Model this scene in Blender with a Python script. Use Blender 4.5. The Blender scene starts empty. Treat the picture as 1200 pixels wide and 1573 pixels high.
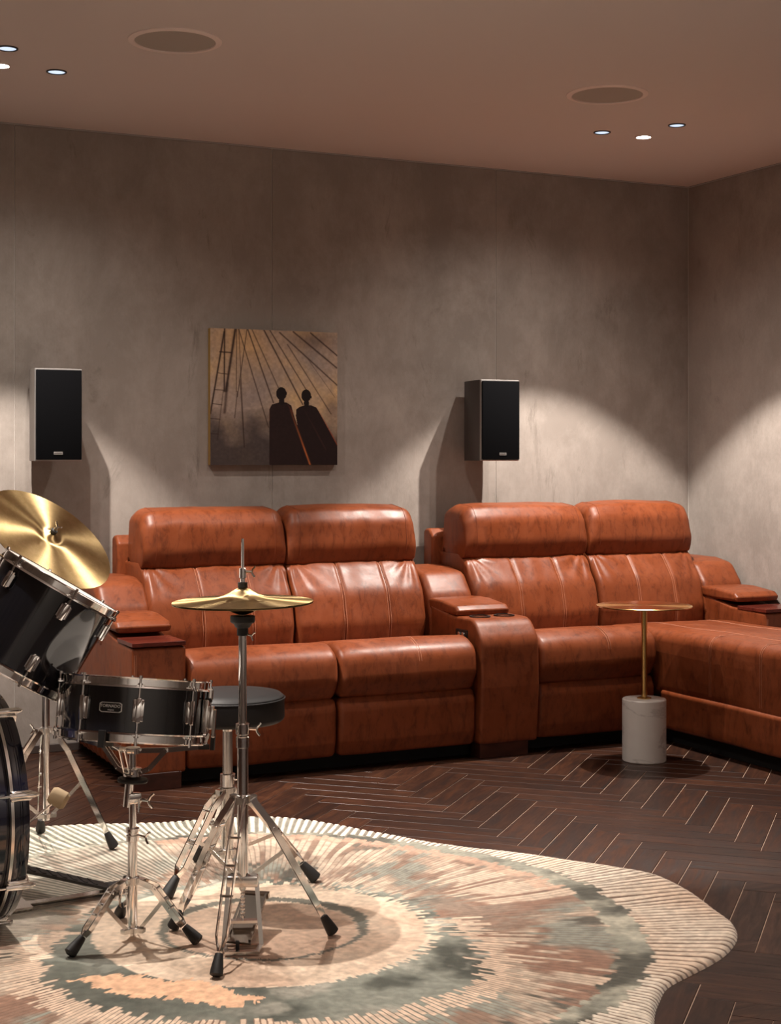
import bpy, bmesh, math, random
import numpy as np
from mathutils import Vector, Matrix, noise as mnoise
from mathutils import geometry as mgeo
random.seed(7)
# ------------------------------------------------------------------ camera, world, light, exposure
SC = bpy.context.scene
COL = SC.collection
YAW = math.radians(25.7); CZ = 1.265
cd = bpy.data.cameras.new('camera'); cam = bpy.data.objects.new('camera', cd); COL.objects.link(cam)
cam.location = (0, 0, CZ); cam.rotation_euler = (math.pi/2, 0, -YAW)
cd.sensor_fit = 'HORIZONTAL'; cd.sensor_width = 36; cd.lens = 2350/1200*36
cd.shift_y = -81.5/1200; cd.clip_start = .05
SC.camera = cam
SC.view_settings.view_transform = 'Standard'; SC.view_settings.look = 'None'
SC.view_settings.gamma = 1; SC.view_settings.use_curve_mapping = False
SC.view_settings.exposure = 0.50
W = bpy.data.worlds.new('world'); SC.world = W; W.use_nodes = True
W.node_tree.nodes['Background'].inputs[0].default_value = (.5, .45, .42, 1)
W.node_tree.nodes['Background'].inputs[1].default_value = .02
XR, YB, XL, YN, HC = 4.916, 6.59, -1.75, -1.3, 2.7      # right wall, back wall, left wall, near wall, ceiling
def spot(x, y, watts, deg=88, blend=.35, tx=0, ty=0, col=(1, .91, .82), size=.014):
    l = bpy.data.lights.new('spot_lamp', 'SPOT'); l.energy = watts; l.spot_size = math.radians(deg); l.spot_blend = blend
    l.color = col; l.shadow_soft_size = size
    o = bpy.data.objects.new('spot_lamp', l); COL.objects.link(o); o.location = (x, y, HC-.012)
    o.rotation_euler = Vector((tx, ty, -1)).to_track_quat('-Z', 'Y').to_euler()
    return o
LAMPS = [  # x, y, watts, cone, blend
    (1.135, 5.640, 215, 84, .20), (1.343, 5.644, 42, 150, 1), (1.111, 5.396, 26, 100, .6),
    (3.970, 5.650, 235, 84, .20), (3.751, 5.651, 42, 150, 1), (3.960, 5.390, 32, 100, .6),
    (2.550, 4.900, 40, 140, .9),  # added fill for the middle of the back wall, no fitting here
    (1.020, 3.640, 175, 84, .5), (3.700, 3.200, 20, 90, .8),
    (.10, 4.55, 85, 104, .6), (-.6, -.85, 90, 115, .6), (1.1, -.85, 95, 115, .6), (2.8, -.85, 90, 115, .6), (4.3, -.8, 50, 115, .6)]  # unseen spots added: side light for the left arm, near-wall row for chrome
for x, y, w_, d_, b_ in LAMPS: spot(x, y, w_, d_, b_)
# added fill light out of view, no lamp of the room, brightens the ceiling
ul = bpy.data.lights.new('ceiling_fill', 'AREA'); ul.shape = 'DISK'; ul.size = 1.2; ul.energy = 10; ul.color = (1, .88, .80); ul.spread = math.radians(130)
uo = bpy.data.objects.new('ceiling_fill', ul); COL.objects.link(uo); uo.location = (1.4, 1.3, 1.3); uo.rotation_euler = Vector((.15, .3, 1)).to_track_quat('-Z', 'Y').to_euler()
# ------------------------------------------------------------------ materials
def newmat(name):
    m = bpy.data.materials.new(name); m.use_nodes = True
    return m, m.node_tree, m.node_tree.nodes['Principled BSDF']
def mat(name, col, rough=.5, metal=0, coat=0, spec=.5, aniso=0, emit=None, es=0):
    m, t, b = newmat(name)
    b.inputs['Base Color'].default_value = (*col, 1); b.inputs['Roughness'].default_value = rough
    b.inputs['Metallic'].default_value = metal; b.inputs['Coat Weight'].default_value = coat
    b.inputs['Specular IOR Level'].default_value = spec
    if emit: b.inputs['Emission Color'].default_value = (*emit, 1); b.inputs['Emission Strength'].default_value = es
    return m
def N(t, ty, **k):
    n = t.nodes.new(ty)
    for a, v in k.items():
        if a in n.inputs: n.inputs[a].default_value = v
        else: setattr(n, a, v)
    return n
def ramp(t, fac, stops):
    r = t.nodes.new('ShaderNodeValToRGB'); e = r.color_ramp.elements
    while len(e) < len(stops): e.new(.5)
    for i, (p, c) in enumerate(stops): e[i].position = p; e[i].color = (*c, 1)
    t.links.new(fac, r.inputs[0]); return r.outputs[0]
def coords(t, scale=(1, 1, 1), kind='Object', rot=(0, 0, 0)):
    c = t.nodes.new('ShaderNodeTexCoord'); m = t.nodes.new('ShaderNodeMapping')
    m.inputs['Scale'].default_value = scale; m.inputs['Rotation'].default_value = rot
    t.links.new(c.outputs[kind], m.inputs[0]); return m.outputs[0]
def noi(t, v, scale, detail=4, rough=.5, dist=0):
    n = N(t, 'ShaderNodeTexNoise', Scale=scale, Detail=detail, Roughness=rough, Distortion=dist); t.links.new(v, n.inputs['Vector']); return n.outputs['Fac']
def mixc(t, f, a, b, mode='MIX'):
    m = t.nodes.new('ShaderNodeMix'); m.data_type = 'RGBA'; m.blend_type = mode
    for s, i in ((f, 0), (a, 6), (b, 7)):
        if isinstance(s, (int, float)): m.inputs[i].default_value = s
        elif isinstance(s, tuple): m.inputs[i].default_value = (*s, 1)
        else: t.links.new(s, m.inputs[i])
    return m.outputs[2]
def bump(t, b, h, strength=.3, dist=.01):
    n = N(t, 'ShaderNodeBump', Strength=strength, Distance=dist); t.links.new(h, n.inputs['Height']); t.links.new(n.outputs[0], b.inputs['Normal']); return n
def math_(t, op, a, b=None):
    m = t.nodes.new('ShaderNodeMath'); m.operation = op
    for i, s in enumerate((a, b)):
        if s is None: continue
        if isinstance(s, (int, float)): m.inputs[i].default_value = s
        else: t.links.new(s, m.inputs[i])
    return m.outputs[0]
def leather():
    m, t, b = newmat('rust_leather'); v = coords(t)
    n1 = noi(t, v, 3.0, 3); n2 = noi(t, coords(t, (1, 1, .36), rot=(.25, .55, .1)), 34, 8, .72, .5); n3 = noi(t, v, 9, 5, .6, .8)
    c = ramp(t, n1, [(.3, (.160, .036, .0108)), (.7, (.222, .054, .017))])
    vein = ramp(t, n2, [(.34, (.42, .36, .34)), (.52, (1, 1, 1))])
    c = mixc(t, .75, c, vein, 'MULTIPLY')
    c = mixc(t, ramp(t, n3, [(.45, (0, 0, 0)), (.75, (.30, .30, .30))]), c, (.31, .088, .034))
    t.links.new(c, b.inputs['Base Color'])
    t.links.new(ramp(t, n3, [(.3, (.36,)*3), (.7, (.50,)*3)]), b.inputs['Roughness'])
    b.inputs['Specular IOR Level'].default_value = .33
    fine = noi(t, v, 260, 2); mid = noi(t, v, 13, 3, .5, .5)
    bump(t, b, math_(t, 'ADD', math_(t, 'MULTIPLY', fine, .08), mid), .22, .005)
    return m
def wallmat():
    m, t, b = newmat('taupe_fabric_wall'); v = coords(t)
    n1 = noi(t, v, .8, 5, .6, .2); n2 = noi(t, coords(t, (1, 1, .7)), 3.5, 9, .74, .15); n3 = noi(t, coords(t, (1, 1, .3), rot=(.0, .5, 0)), 7, 8, .75, .6)
    c = ramp(t, n1, [(.3, (.235, .200, .175)), (.7, (.335, .290, .258))])
    c = mixc(t, ramp(t, n2, [(.42, (0,)*3), (.72, (.85,)*3)]), c, (.42, .368, .33))
    c = mixc(t, ramp(t, n3, [(.26, (.75,)*3), (.40, (0,)*3)]), c, (.15, .125, .105))
    weave = N(t, 'ShaderNodeTexWave', Scale=90, Distortion=1.5); t.links.new(v, weave.inputs['Vector'])
    c = mixc(t, .10, c, weave.outputs['Color'], 'MULTIPLY')
    t.links.new(c, b.inputs['Base Color']); b.inputs['Roughness'].default_value = .8
    b.inputs['Specular IOR Level'].default_value = .25
    b.inputs['Sheen Weight'].default_value = .25; b.inputs['Sheen Roughness'].default_value = .5
    wr = noi(t, coords(t, (1, 1, .3), rot=(0, .8, 0)), 8, 5, .6, .9)
    bump(t, b, math_(t, 'ADD', wr, math_(t, 'MULTIPLY', n2, .4)), .35, .012)
    return m
def woodmat(name, dark, mid, light, rough=.42, random_=True, scale=1.0):
    m, t, b = newmat(name); tc = t.nodes.new('ShaderNodeTexCoord'); oi = t.nodes.new('ShaderNodeObjectInfo')
    mp = t.nodes.new('ShaderNodeMapping'); mp.inputs['Scale'].default_value = (2.2*scale, 16*scale, 8*scale)
    ad = t.nodes.new('ShaderNodeVectorMath'); ad.operation = 'MULTIPLY_ADD'; cb = t.nodes.new('ShaderNodeCombineXYZ')
    for i in range(3): t.links.new(oi.outputs['Random'], cb.inputs[i])
    t.links.new(cb.outputs[0], ad.inputs[0]); ad.inputs[1].default_value = (31, 17, 9); t.links.new(tc.outputs['Object'], ad.inputs[2])
    t.links.new(ad.outputs[0], mp.inputs[0])
    g = noi(t, mp.outputs[0], 2.2, 7, .62, .8); g2 = noi(t, ad.outputs[0], 9, 4, .6, 1)
    c = ramp(t, g, [(.3, dark), (.52, mid), (.78, light)])
    c = mixc(t, ramp(t, g2, [(.5, (0,)*3), (.8, (.5,)*3)]), c, light)
    if random_:
        k = ramp(t, oi.outputs['Random'], [(0, (.62, .60, .60)), (.5, (.95, .95, .95)), (1, (1.25, 1.2, 1.15))])
        c = mixc(t, 1.0, c, k, 'MULTIPLY')
    t.links.new(c, b.inputs['Base Color']); b.inputs['Roughness'].default_value = rough
    t.links.new(ramp(t, g, [(.3, (rough+.08,)*3), (.7, (rough-.05,)*3)]), b.inputs['Roughness'])
    bump(t, b, g, .25, .002); b.inputs['Specular IOR Level'].default_value = .30
    return m
def attrmat(name, rough=.9, bumps=0, sheen=0):
    m, t, b = newmat(name); a = t.nodes.new('ShaderNodeAttribute'); a.attribute_name = 'Col'
    n = noi(t, coords(t), 60, 4, .7)
    c = mixc(t, .35, a.outputs['Color'], ramp(t, n, [(.3, (.72,)*3), (.7, (1.15,)*3)]), 'MULTIPLY')
    t.links.new(c, b.inputs['Base Color']); b.inputs['Roughness'].default_value = rough
    b.inputs['Sheen Weight'].default_value = sheen; b.inputs['Specular IOR Level'].default_value = .2
    if bumps: bump(t, b, noi(t, coords(t), 420, 3, .7), bumps, .004)
    return m
def cymbalmat():
    m, t, b = newmat('brushed_bronze'); v = coords(t)
    n = noi(t, v, 30, 5, .7)
    sp = noi(t, v, 160, 2, .5)
    c = ramp(t, n, [(.3, (.52, .36, .16)), (.7, (.68, .50, .25))])
    c = mixc(t, ramp(t, sp, [(.66, (0,)*3), (.72, (.5,)*3)]), c, (.8, .66, .42))
    t.links.new(c, b.inputs['Base Color']); b.inputs['Metallic'].default_value = 1
    b.inputs['Roughness'].default_value = .31; b.inputs['Anisotropic'].default_value = .93
    tg = t.nodes.new('ShaderNodeTangent'); tg.direction_type = 'RADIAL'; tg.axis = 'Z'
    t.links.new(tg.outputs[0], b.inputs['Tangent'])
    return m
def marblemat():
    m, t, b = newmat('white_marble'); v = coords(t)
    n = noi(t, v, 5, 6, .6, 1.0); n2 = noi(t, coords(t, (1, 1, 3.2)), 2.6, 5, .55, .7)
    w = math_(t, 'ABSOLUTE', math_(t, 'SUBTRACT', n2, .5))
    c = ramp(t, n, [(.3, (.66, .62, .585)), (.7, (.74, .70, .665))])
    c = mixc(t, ramp(t, w, [(.0, (.55,)*3), (.02, (0,)*3)]), c, (.36, .32, .31))
    t.links.new(c, b.inputs['Base Color']); b.inputs['Roughness'].default_value = .35
    return m
LEA = leather(); WAL = wallmat()
CEI = mat('matt_blush_ceiling_paint', (.70, .615, .575), .75, spec=.3)
PLK = woodmat('dark_oak_plank', (.012, .0045, .0028), (.036, .0135, .0075), (.085, .035, .018), .36)
GRT = mat('pale_joint_filler', (.50, .34, .25), .7)
DWD = woodmat('dark_stained_wood', (.02, .007, .005), (.045, .014, .009), (.08, .026, .016), .35, False)
MAH = woodmat('polished_mahogany', (.05, .009, .006), (.10, .018, .012), (.17, .035, .02), .18, False)
CHR = mat('chrome', (.90, .885, .87), .08, 1)
CHB = mat('brushed_chrome', (.74, .71, .68), .22, 1)
BLK = mat('gloss_black_lacquer', (.006, .006, .008), .10, 0, .8)
BLU = mat('midnight_lacquer', (.008, .009, .022), .12, 0, .8)
RUB = mat('black_rubber', (.012, .011, .011), .6)
VIN = mat('black_vinyl', (.011, .010, .0105), .5, spec=.22)
CLO = mat('black_grille_cloth', (.003, .003, .0035), .95, spec=.03)
CAB = mat('charcoal_cabinet', (.045, .036, .033), .4)
CAB_LIT = mat('charcoal_cabinet_lit', (.17, .145, .13), .45)  # left speaker's cabinet, paler because the light on its side is in the colour
SIL = mat('silver_trim', (.40, .38, .37), .35, .8)
BRS = mat('brushed_brass', (.66, .40, .17), .20, 1)
BRP = mat('brass_post', (.55, .36, .14), .25, 1)
BRZ = cymbalmat(); MRB = marblemat()
STI = mat('pale_thread', (.40, .155, .085), .7)
FEL = mat('beige_felt', (.42, .31, .19), .95)
HED = mat('coated_drum_head', (.62, .58, .54), .45)
GRL = mat('ceiling_speaker_grille', (.43, .38, .33), .8)
RIM = mat('ceiling_speaker_rim', (.85, .72, .66), .6)
GLO = mat('lamp_glow', (1, 1, 1), .5, emit=(1, .93, .85), es=22)
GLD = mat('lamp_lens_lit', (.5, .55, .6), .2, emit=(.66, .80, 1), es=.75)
DRK = mat('underside_black_cloth', (.008, .007, .007), .9)
GOLD = mat('canvas_edge_ochre', (.36, .22, .06), .7)
SCR = mat('black_plastic', (.01, .01, .01), .35)
PIP = mat('leather_piping', (.20, .048, .018), .45)
SKI = mat('white_print', (.92, .90, .87), .5)
RUGM = attrmat('tufted_wool', .95, .5, .3); PNT = attrmat('painted_canvas', .6)
DCH = mat('chrome_dark_reflections', (.30, .25, .21), .22, 1)  # chrome of the hi-hat footboard, its dark reflections put into the colour
NWL = mat("pale_plaster", (.62, .58, .54), .8)
# ------------------------------------------------------------------ mesh helpers
ORG = {}
def tag(o, label=None, cat=None, group=None, kind=None):
    if label: o['label'] = label
    if cat: o['category'] = cat
    if group: o['group'] = group
    if kind: o['kind'] = kind
    return o
def thing(name, loc, label, cat, group=None):
    o = bpy.data.objects.new(name, None); COL.objects.link(o); o.location = loc; o.empty_display_size = .1
    ORG[o.name] = Vector(loc); return tag(o, label, cat, group)
class MB:
    def __init__(s): s.v = []; s.f = []; s.pieces = []
    def add(s, vs, fs, M=None):
        k = len(s.v); s.pieces.append(([Vector(v) if M is None else M @ Vector(v) for v in vs], fs))
        s.v += [Vector(v) if M is None else M @ Vector(v) for v in vs]
        s.f += [tuple(i+k for i in f) for f in fs]; return s
    def grab(s, bm, M=None):
        bm.verts.index_update(); s.add([v.co.copy() for v in bm.verts], [[v.index for v in f.verts] for f in bm.faces], M); bm.free(); return s
    def box(s, x0, x1, y0, y1, z0, z1, bev=0, seg=2, M=None):
        bm = bmesh.new(); bmesh.ops.create_cube(bm, size=1)
        for v in bm.verts: v.co = Vector(((x0+x1)/2+v.co.x*(x1-x0), (y0+y1)/2+v.co.y*(y1-y0), (z0+z1)/2+v.co.z*(z1-z0)))
        if bev: bmesh.ops.bevel(bm, geom=list(bm.edges), offset=bev, segments=seg, affect='EDGES', profile=.5)
        return s.grab(bm, M)
    def lathe(s, prof, M=None, seg=32, closed=False):
        vs, fs = [], []; n = len(prof)
        for i in range(seg):
            a = 2*math.pi*i/seg; ca, sa = math.cos(a), math.sin(a)
            vs += [(r*ca, r*sa, z) for r, z in prof]
        for i in range(seg):
            j = (i+1) % seg
            for k in range(n if closed else n-1):
                k2 = (k+1) % n; fs.append((i*n+k, j*n+k, j*n+k2, i*n+k2))
        if not closed:
            if prof[0][0] > 1e-6: fs.append(tuple(i*n for i in range(seg))[::-1])
            if prof[-1][0] > 1e-6: fs.append(tuple(i*n+n-1 for i in range(seg)))
        return s.add(vs, fs, M)
    def cyl(s, a, b, r, r2=None, seg=14):
        a, b = Vector(a), Vector(b); d = b-a
        M = Matrix.Translation(a) @ d.to_track_quat('Z', 'Y').to_matrix().to_4x4()
        return s.lathe([(r, 0), (r if r2 is None else r2, d.length)], M, seg)
    def tube(s, pts, r, seg=8):
        pts = [Vector(p) for p in pts]; n = len(pts); vs, fs = [], []
        up = Vector((0, 0, 1)); prev = None
        for i, p in enumerate(pts):
            d = (pts[min(i+1, n-1)]-pts[max(i-1, 0)]).normalized()
            a = (prev - prev.dot(d)*d) if prev is not None else d.cross(up if abs(d.z) < .95 else Vector((1, 0, 0)))
            a.normalize(); prev = a; b = d.cross(a)
            vs += [p+(a*math.cos(t)+b*math.sin(t))*r for t in [2*math.pi*k/seg for k in range(seg)]]
        for i in range(n-1):
            for k in range(seg): k2 = (k+1) % seg; fs.append((i*seg+k, i*seg+k2, (i+1)*seg+k2, (i+1)*seg+k))
        fs.append(tuple(range(seg))[::-1]); fs.append(tuple((n-1)*seg+k for k in range(seg)))
        return s.add(vs, fs)
    def bar(s, a, b, side, w, th):
        """flat bar from a to b; side = direction of its width"""
        a, b = Vector(a), Vector(b); d = (b-a).normalized(); sd = Vector(side); sd = (sd-sd.dot(d)*d).normalized(); t = d.cross(sd)
        vs = [p+sd*(w/2*i)+t*(th/2*j) for p in (a, b) for i, j in ((-1, -1), (1, -1), (1, 1), (-1, 1))]
        return s.add(vs, [(3, 2, 1, 0), (4, 5, 6, 7), (0, 1, 5, 4), (1, 2, 6, 5), (2, 3, 7, 6), (3, 0, 4, 7)])
    def strip(s, pts, side, w, th):
        for a, b in zip(pts[:-1], pts[1:]): s.bar(a, b, side, w, th)
        return s
    def each(s, name, m, parent):
        for v, f in s.pieces: MB().add(v, f).build(name, m, parent)
    def build(s, name, m, parent=None, smooth=True, loc=None, ang=35):
        o_ = ORG[parent.name] if parent is not None else Vector(loc if loc is not None else (0, 0, 0))
        me = bpy.data.meshes.new(name); me.from_pydata([v-o_ for v in s.v], [], s.f)
        me.update(); bm = bmesh.new(); bm.from_mesh(me); bmesh.ops.recalc_face_normals(bm, faces=bm.faces); bm.to_mesh(me); bm.free()
        if smooth: me.shade_smooth(); me.set_sharp_from_angle(angle=math.radians(ang))
        me.materials.append(m); o = bpy.data.objects.new(name, me); COL.objects.link(o)
        if parent is not None: o.parent = parent
        else: o.location = o_
        ORG[o.name] = o_; return o
def copypart(o, parent, off):
    c = o.copy(); COL.objects.link(c); c.parent = parent; c.location = off; return c
def frame(c, n, hint=(0, 0, 1)):
    n = Vector(n).normalized(); h = Vector(hint); x = (h-h.dot(n)*n)
    x.normalize(); y = n.cross(x)
    return Matrix.Translation(Vector(c)) @ Matrix((x, y, n)).transposed().to_4x4()
CF = Matrix.Rotation(-YAW, 3, 'Z')        # directions given as (right, forward, up) of the view turned into room directions
def V(r, f, u): return CF @ Vector((r, f, u))
def at(u, v, D):                          # point at depth D from the measuring spot at (0, 0, CZ)
    return CF @ Vector(((u-600)/2350*D, D, 0)) + Vector((0, 0, CZ-(v-705)*D/2350))
# ------------------------------------------------------------------ the room
def slab(name, x0, x1, y0, y1, z0, z1, m): return tag(MB().box(x0, x1, y0, y1, z0, z1).build(name, m, None, False, ((x0+x1)/2, (y0+y1)/2, z0)), kind='structure')
slab('ceiling', XL, XR, YN, YB, HC, HC+.1, CEI)
DARKJ = mat('panel_joint_backing', (.55, .50, .46), .9)
wb = slab('wall_back', XL-.1, XR+.1, YB+.004, YB+.12, 0, HC, DARKJ)
wr = slab('wall_right', XR+.004, XR+.12, YN, YB+.004, 0, HC, DARKJ)
wl = slab('wall_left', XL-.12, XL-.004, YN, YB+.004, 0, HC, DARKJ)
wn = slab('wall_near', XL-.1, XR+.1, YN-.12, YN-.004, 0, HC, DARKJ)
def panels(wall, axis, edges, c, sgn, m=None):
    for a, b in zip(edges[:-1], edges[1:]):
        g = .0010
        lo, hi = (c, c+.01) if sgn > 0 else (c-.01, c)
        q = MB()
        if axis == 'x': q.box(a+g, b-g, lo, hi, .0, HC-.006, .0025, 1)
        else: q.box(lo, hi, a+g, b-g, .0, HC-.006, .0025, 1)
        q.build('wall_panel', m or WAL, wall)
ed = [XL, -.98, .20, 1.387, 2.566, 3.75, XR]
panels(wb, 'x', ed, YB, 1)
edy = [YN, .69, 1.87, 3.05, 4.23, 5.41, YB]
panels(wr, 'y', edy, XR, 1); panels(wl, 'y', edy, XL, -1); panels(wn, 'x', ed, YN, -1, NWL)
BSB = mat('dark_skirting', (.05, .035, .03), .5)
tag(MB().box(XL, XR, YB-.014, YB-.0005, 0, .035, .002, 1).build('baseboard_back', BSB, None, True, (1.5, YB, 0)), kind='structure')
tag(MB().box(XR-.014, XR-.0005, YN, YB-.014, 0, .035, .002, 1).build('baseboard_right', BSB, None, True, (XR, 2.5, 0)), kind='structure')
# floor: herringbone planks laid at 45 degrees
fl = slab('floor', XL-.1, XR+.1, YN-.1, YB+.1, -.1, -.0022, GRT)
WP, LP = .0944, .4766; OX, OY = 3.217, 4.197; R2 = math.sqrt(.5)
def clip(poly):
    for ax, lim, sg in ((0, XL, 1), (0, XR, -1), (1, YN, 1), (1, YB, -1)):
        out = []
        for i in range(len(poly)):
            p, q = poly[i-1], poly[i]; a = sg*(p[ax]-lim); b = sg*(q[ax]-lim)
            if (a < 0) != (b < 0): k = a/(a-b); out.append((p[0]+(q[0]-p[0])*k, p[1]+(q[1]-p[1])*k))
            if b >= 0: out.append(q)
        poly = out
        if len(poly) < 3: return None
    return poly
RC0 = (1.45, 3.80)
RUG_EDGE = [(1.162, 5.231), (1.372, 5.171), (1.579, 5.093), (1.763, 5.079), (1.958, 5.017), (2.059, 4.904), (2.163, 4.698), (2.274, 4.478), (2.368, 4.339), (2.486, 4.21), (2.584, 4.057), (2.669, 3.932),
    (2.733, 3.818), (2.715, 3.633), (2.662, 3.443), (2.635, 3.323), (2.569, 3.229), (2.456, 3.136), (2.283, 3.054), (2.17, 3.005), (2.06, 2.89), (1.991, 2.798), (1.90, 2.66), (1.60, 2.50), (1.20, 2.52), (.80, 2.62),
    (.45, 2.85), (.22, 3.20), (.15, 3.60), (.05, 4.00), (.20, 4.45), (.50, 4.85), (.85, 5.12)]
_ra = sorted((math.atan2(y-3.80, x-1.45) % (2*math.pi), math.hypot(x-1.45, y-3.80)) for x, y in RUG_EDGE)
_aa = np.array([_ra[-1][0]-2*math.pi]+[a for a, r in _ra]+[_ra[0][0]+2*math.pi]); _rr = np.array([_ra[-1][1]]+[r for a, r in _ra]+[_ra[0][1]])
_g = np.linspace(0, 2*math.pi, 720, endpoint=False); _gr = np.interp(_g, _aa, _rr)
_k = np.exp(-(np.arange(-12, 13)/5.)**2); _k /= _k.sum(); _gr = np.convolve(np.concatenate([_gr[-12:], _gr, _gr[:12]]), _k, 'valid')
def rug_r(a): return np.interp(np.asarray(a) % (2*math.pi), np.append(_g, 2*math.pi), np.append(_gr, _gr[0]))
RC = (1.45, 3.80)
def plank_mesh():
    g = .0012; bm = bmesh.new(); bmesh.ops.create_cube(bm, size=1)
    for v in bm.verts: v.co = Vector((v.co.x*(LP-2*g), v.co.y*(WP-2*g), v.co.z*.012-.006))
    top = [e for e in bm.edges if all(v.co.z > -.001 for v in e.verts)]
    bmesh.ops.bevel(bm, geom=top, offset=.0012, segments=1, affect='EDGES')
    me = bpy.data.meshes.new('plank'); bm.to_mesh(me); bm.free(); me.materials.append(PLK); return me
PM = plank_mesh(); ORG[fl.name] = Vector((0, 0, 0)); floc = Vector(fl.location)
rest = MB(); cnt = 0
for col_ in range(-11, 6):
    for n in range(-60, 60):
        for kind in (0, 1):
            a0, b0 = n*WP+col_*LP, -n*WP+col_*LP
            if kind == 0: A = (a0, a0+LP, b0, b0+WP)
            else: A = (a0+LP, a0+LP+WP, b0, b0+LP)
            ca, cb_ = (A[0]+A[1])/2, (A[2]+A[3])/2
            cx, cy = OX+(ca+cb_)*R2, OY+(ca-cb_)*R2
            if not (XL-.3 < cx < XR+.3 and YN-.3 < cy < YB+.3): continue
            xc = math.cos(YAW)*cx-math.sin(YAW)*cy; D = math.sin(YAW)*cx+math.cos(YAW)*cy
            u = 600+2350*xc/max(D, .1); v = 705+2350*CZ/max(D, .1)
            rr = math.hypot(cx-RC[0], cy-RC[1]); ra = rug_r(math.atan2(cy-RC[1], cx-RC[0]))
            c4 = [(A[i]+g1, A[j]+g2) for i, g1, j, g2 in ((0, .0011, 2, .0011), (1, -.0011, 2, .0011), (1, -.0011, 3, -.0011), (0, .0011, 3, -.0011))]
            poly = [(OX+(p+q)*R2, OY+(p-q)*R2) for p, q in c4]
            cp = clip(poly)
            if cp is None: continue
            inside = all(XL <= p[0] <= XR and YN <= p[1] <= YB for p in poly)
            vis = D > 1 and -60 < u < 1260 and v < 1620 and rr > ra-.15 and not (cy > 5.85 and cx > 1.5) and not (cx > 4.3) and inside
            if vis and cnt < 300:
                o = bpy.data.objects.new('plank', PM); COL.objects.link(o); o.parent = fl
                o.location = Vector((cx, cy, 0))-floc; o.rotation_euler = (0, 0, math.pi/4 if kind == 0 else -math.pi/4); cnt += 1
            else:
                m_ = len(cp); rest.add([(p[0], p[1], 0) for p in cp]+[(p[0], p[1], -.012) for p in cp],
                    [tuple(range(m_))]+[(i, (i+1) % m_, m_+(i+1) % m_, m_+i) for i in range(m_)])
ORG[fl.name] = floc
print('planks', cnt)
tag(rest.build('plank_field', PLK, fl, False), kind='stuff')
# ------------------------------------------------------------------ upholstery
def rpoly(pts, rad, seg=6, step=.02):
    out = []; n = len(pts)
    for i in range(n):
        p0, p, p1 = Vector(pts[i-1]), Vector(pts[i]), Vector(pts[(i+1) % n]); r = rad[i] if isinstance(rad, (list, tuple)) else rad
        a = (p0-p); b = (p1-p); la, lb = a.length, b.length; a.normalize(); b.normalize()
        ang = a.angle(b); tl = min(r/math.tan(ang/2), la*.48, lb*.48)
        if tl < 1e-5: out.append(p); continue
        A, B = p+a*tl, p+b*tl
        for k in range(seg+1): t = k/seg; out.append(A*(1-t)**2+p*2*t*(1-t)+B*t*t)
    res = []
    for i in range(len(out)):
        p, q = out[i], out[(i+1) % len(out)]; L = (q-p).length
        if L < 1e-6: continue
        m_ = max(1, int(L/step)); res += [p.lerp(q, k/m_) for k in range(m_)]
    return res
class Sweep:
    """closed profile in (y, z), swept along x with rounded ends, a belly and a displacement"""
    def __init__(s, prof, x0, x1, r=.03, puff=0, disp=None, nx=24, insf=None):
        s.insf = insf; s.P = prof; s.x0, s.x1, s.r, s.puff, s.disp, s.nx = x0, x1, r, puff, disp, nx; n = len(prof)
        area = sum(prof[i].x*prof[(i+1) % n].y-prof[(i+1) % n].x*prof[i].y for i in range(n)); sg = 1 if area > 0 else -1
        s.N = []
        for i in range(n):
            d = prof[(i+1) % n]-prof[i-1]; s.N.append(Vector((d.y, -d.x)).normalized()*sg)
    def pt(s, x, j, inset=0, lift=0):
        p, nn = s.P[j], s.N[j]; q = (x-s.x0)/(s.x1-s.x0)
        if s.insf: inset = inset*s.insf(p.x, p.y)
        h = -inset+s.puff*(1-abs(2*q-1)**2.6)+lift
        if s.disp: h += s.disp(x, p.x, p.y, nn)
        return Vector((x, p.x+nn.x*h, p.y+nn.y*h))
    def mesh(s, mb):
        st = []; k = 6
        for i in range(k+1): a = math.pi/2*i/k; st.append((s.x0+s.r*(1-math.cos(math.pi/2-a)) if False else s.x0+s.r*(1-math.cos(a)), s.r*(1-math.sin(a))))
        m_ = s.nx
        for i in range(1, m_): st.append((s.x0+s.r+(s.x1-s.x0-2*s.r)*i/m_, 0))
        for i in range(k, -1, -1): a = math.pi/2*i/k; st.append((s.x1-s.r*(1-math.cos(a)), s.r*(1-math.sin(a))))
        n = len(s.P); vs = [s.pt(x, j, d) for x, d in st for j in range(n)]; fs = []
        for i in range(len(st)-1):
            for j in range(n): j2 = (j+1) % n; fs.append((i*n+j, i*n+j2, (i+1)*n+j2, (i+1)*n+j))
        for base, rv in ((0, 1), ((len(st)-1)*n, 0)):
            tri = mgeo.tessellate_polygon([[Vector((v.y, v.z, 0)) for v in vs[base:base+n]]])
            fs += [tuple(base+i for i in t) for t in tri]
        mb.add(vs, fs); return mb
    def build(s, name, m, parent): return s.mesh(MB()).build(name, m, parent, ang=60)
    def seam(s, mb, x, cond, off=.0055, r=.0011, lift=.0006):
        js = [j for j in range(len(s.P)) if cond(s.P[j].x, s.P[j].y, s.N[j])]
        if not js: return
        for i, j in enumerate(js):               # longest contiguous run
            if j-js[i-1] != 1: js = js[i:]+js[:i]; break
        for o_ in (-off, off): mb.tube([s.pt(x+o_, j, 0, lift) for j in js], r, 5)
def gau(x, c, w): return math.exp(-((x-c)/w)**2)
def nz(x, y, z): return mnoise.noise(Vector((x, y, z)))
FY = 5.65
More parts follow.
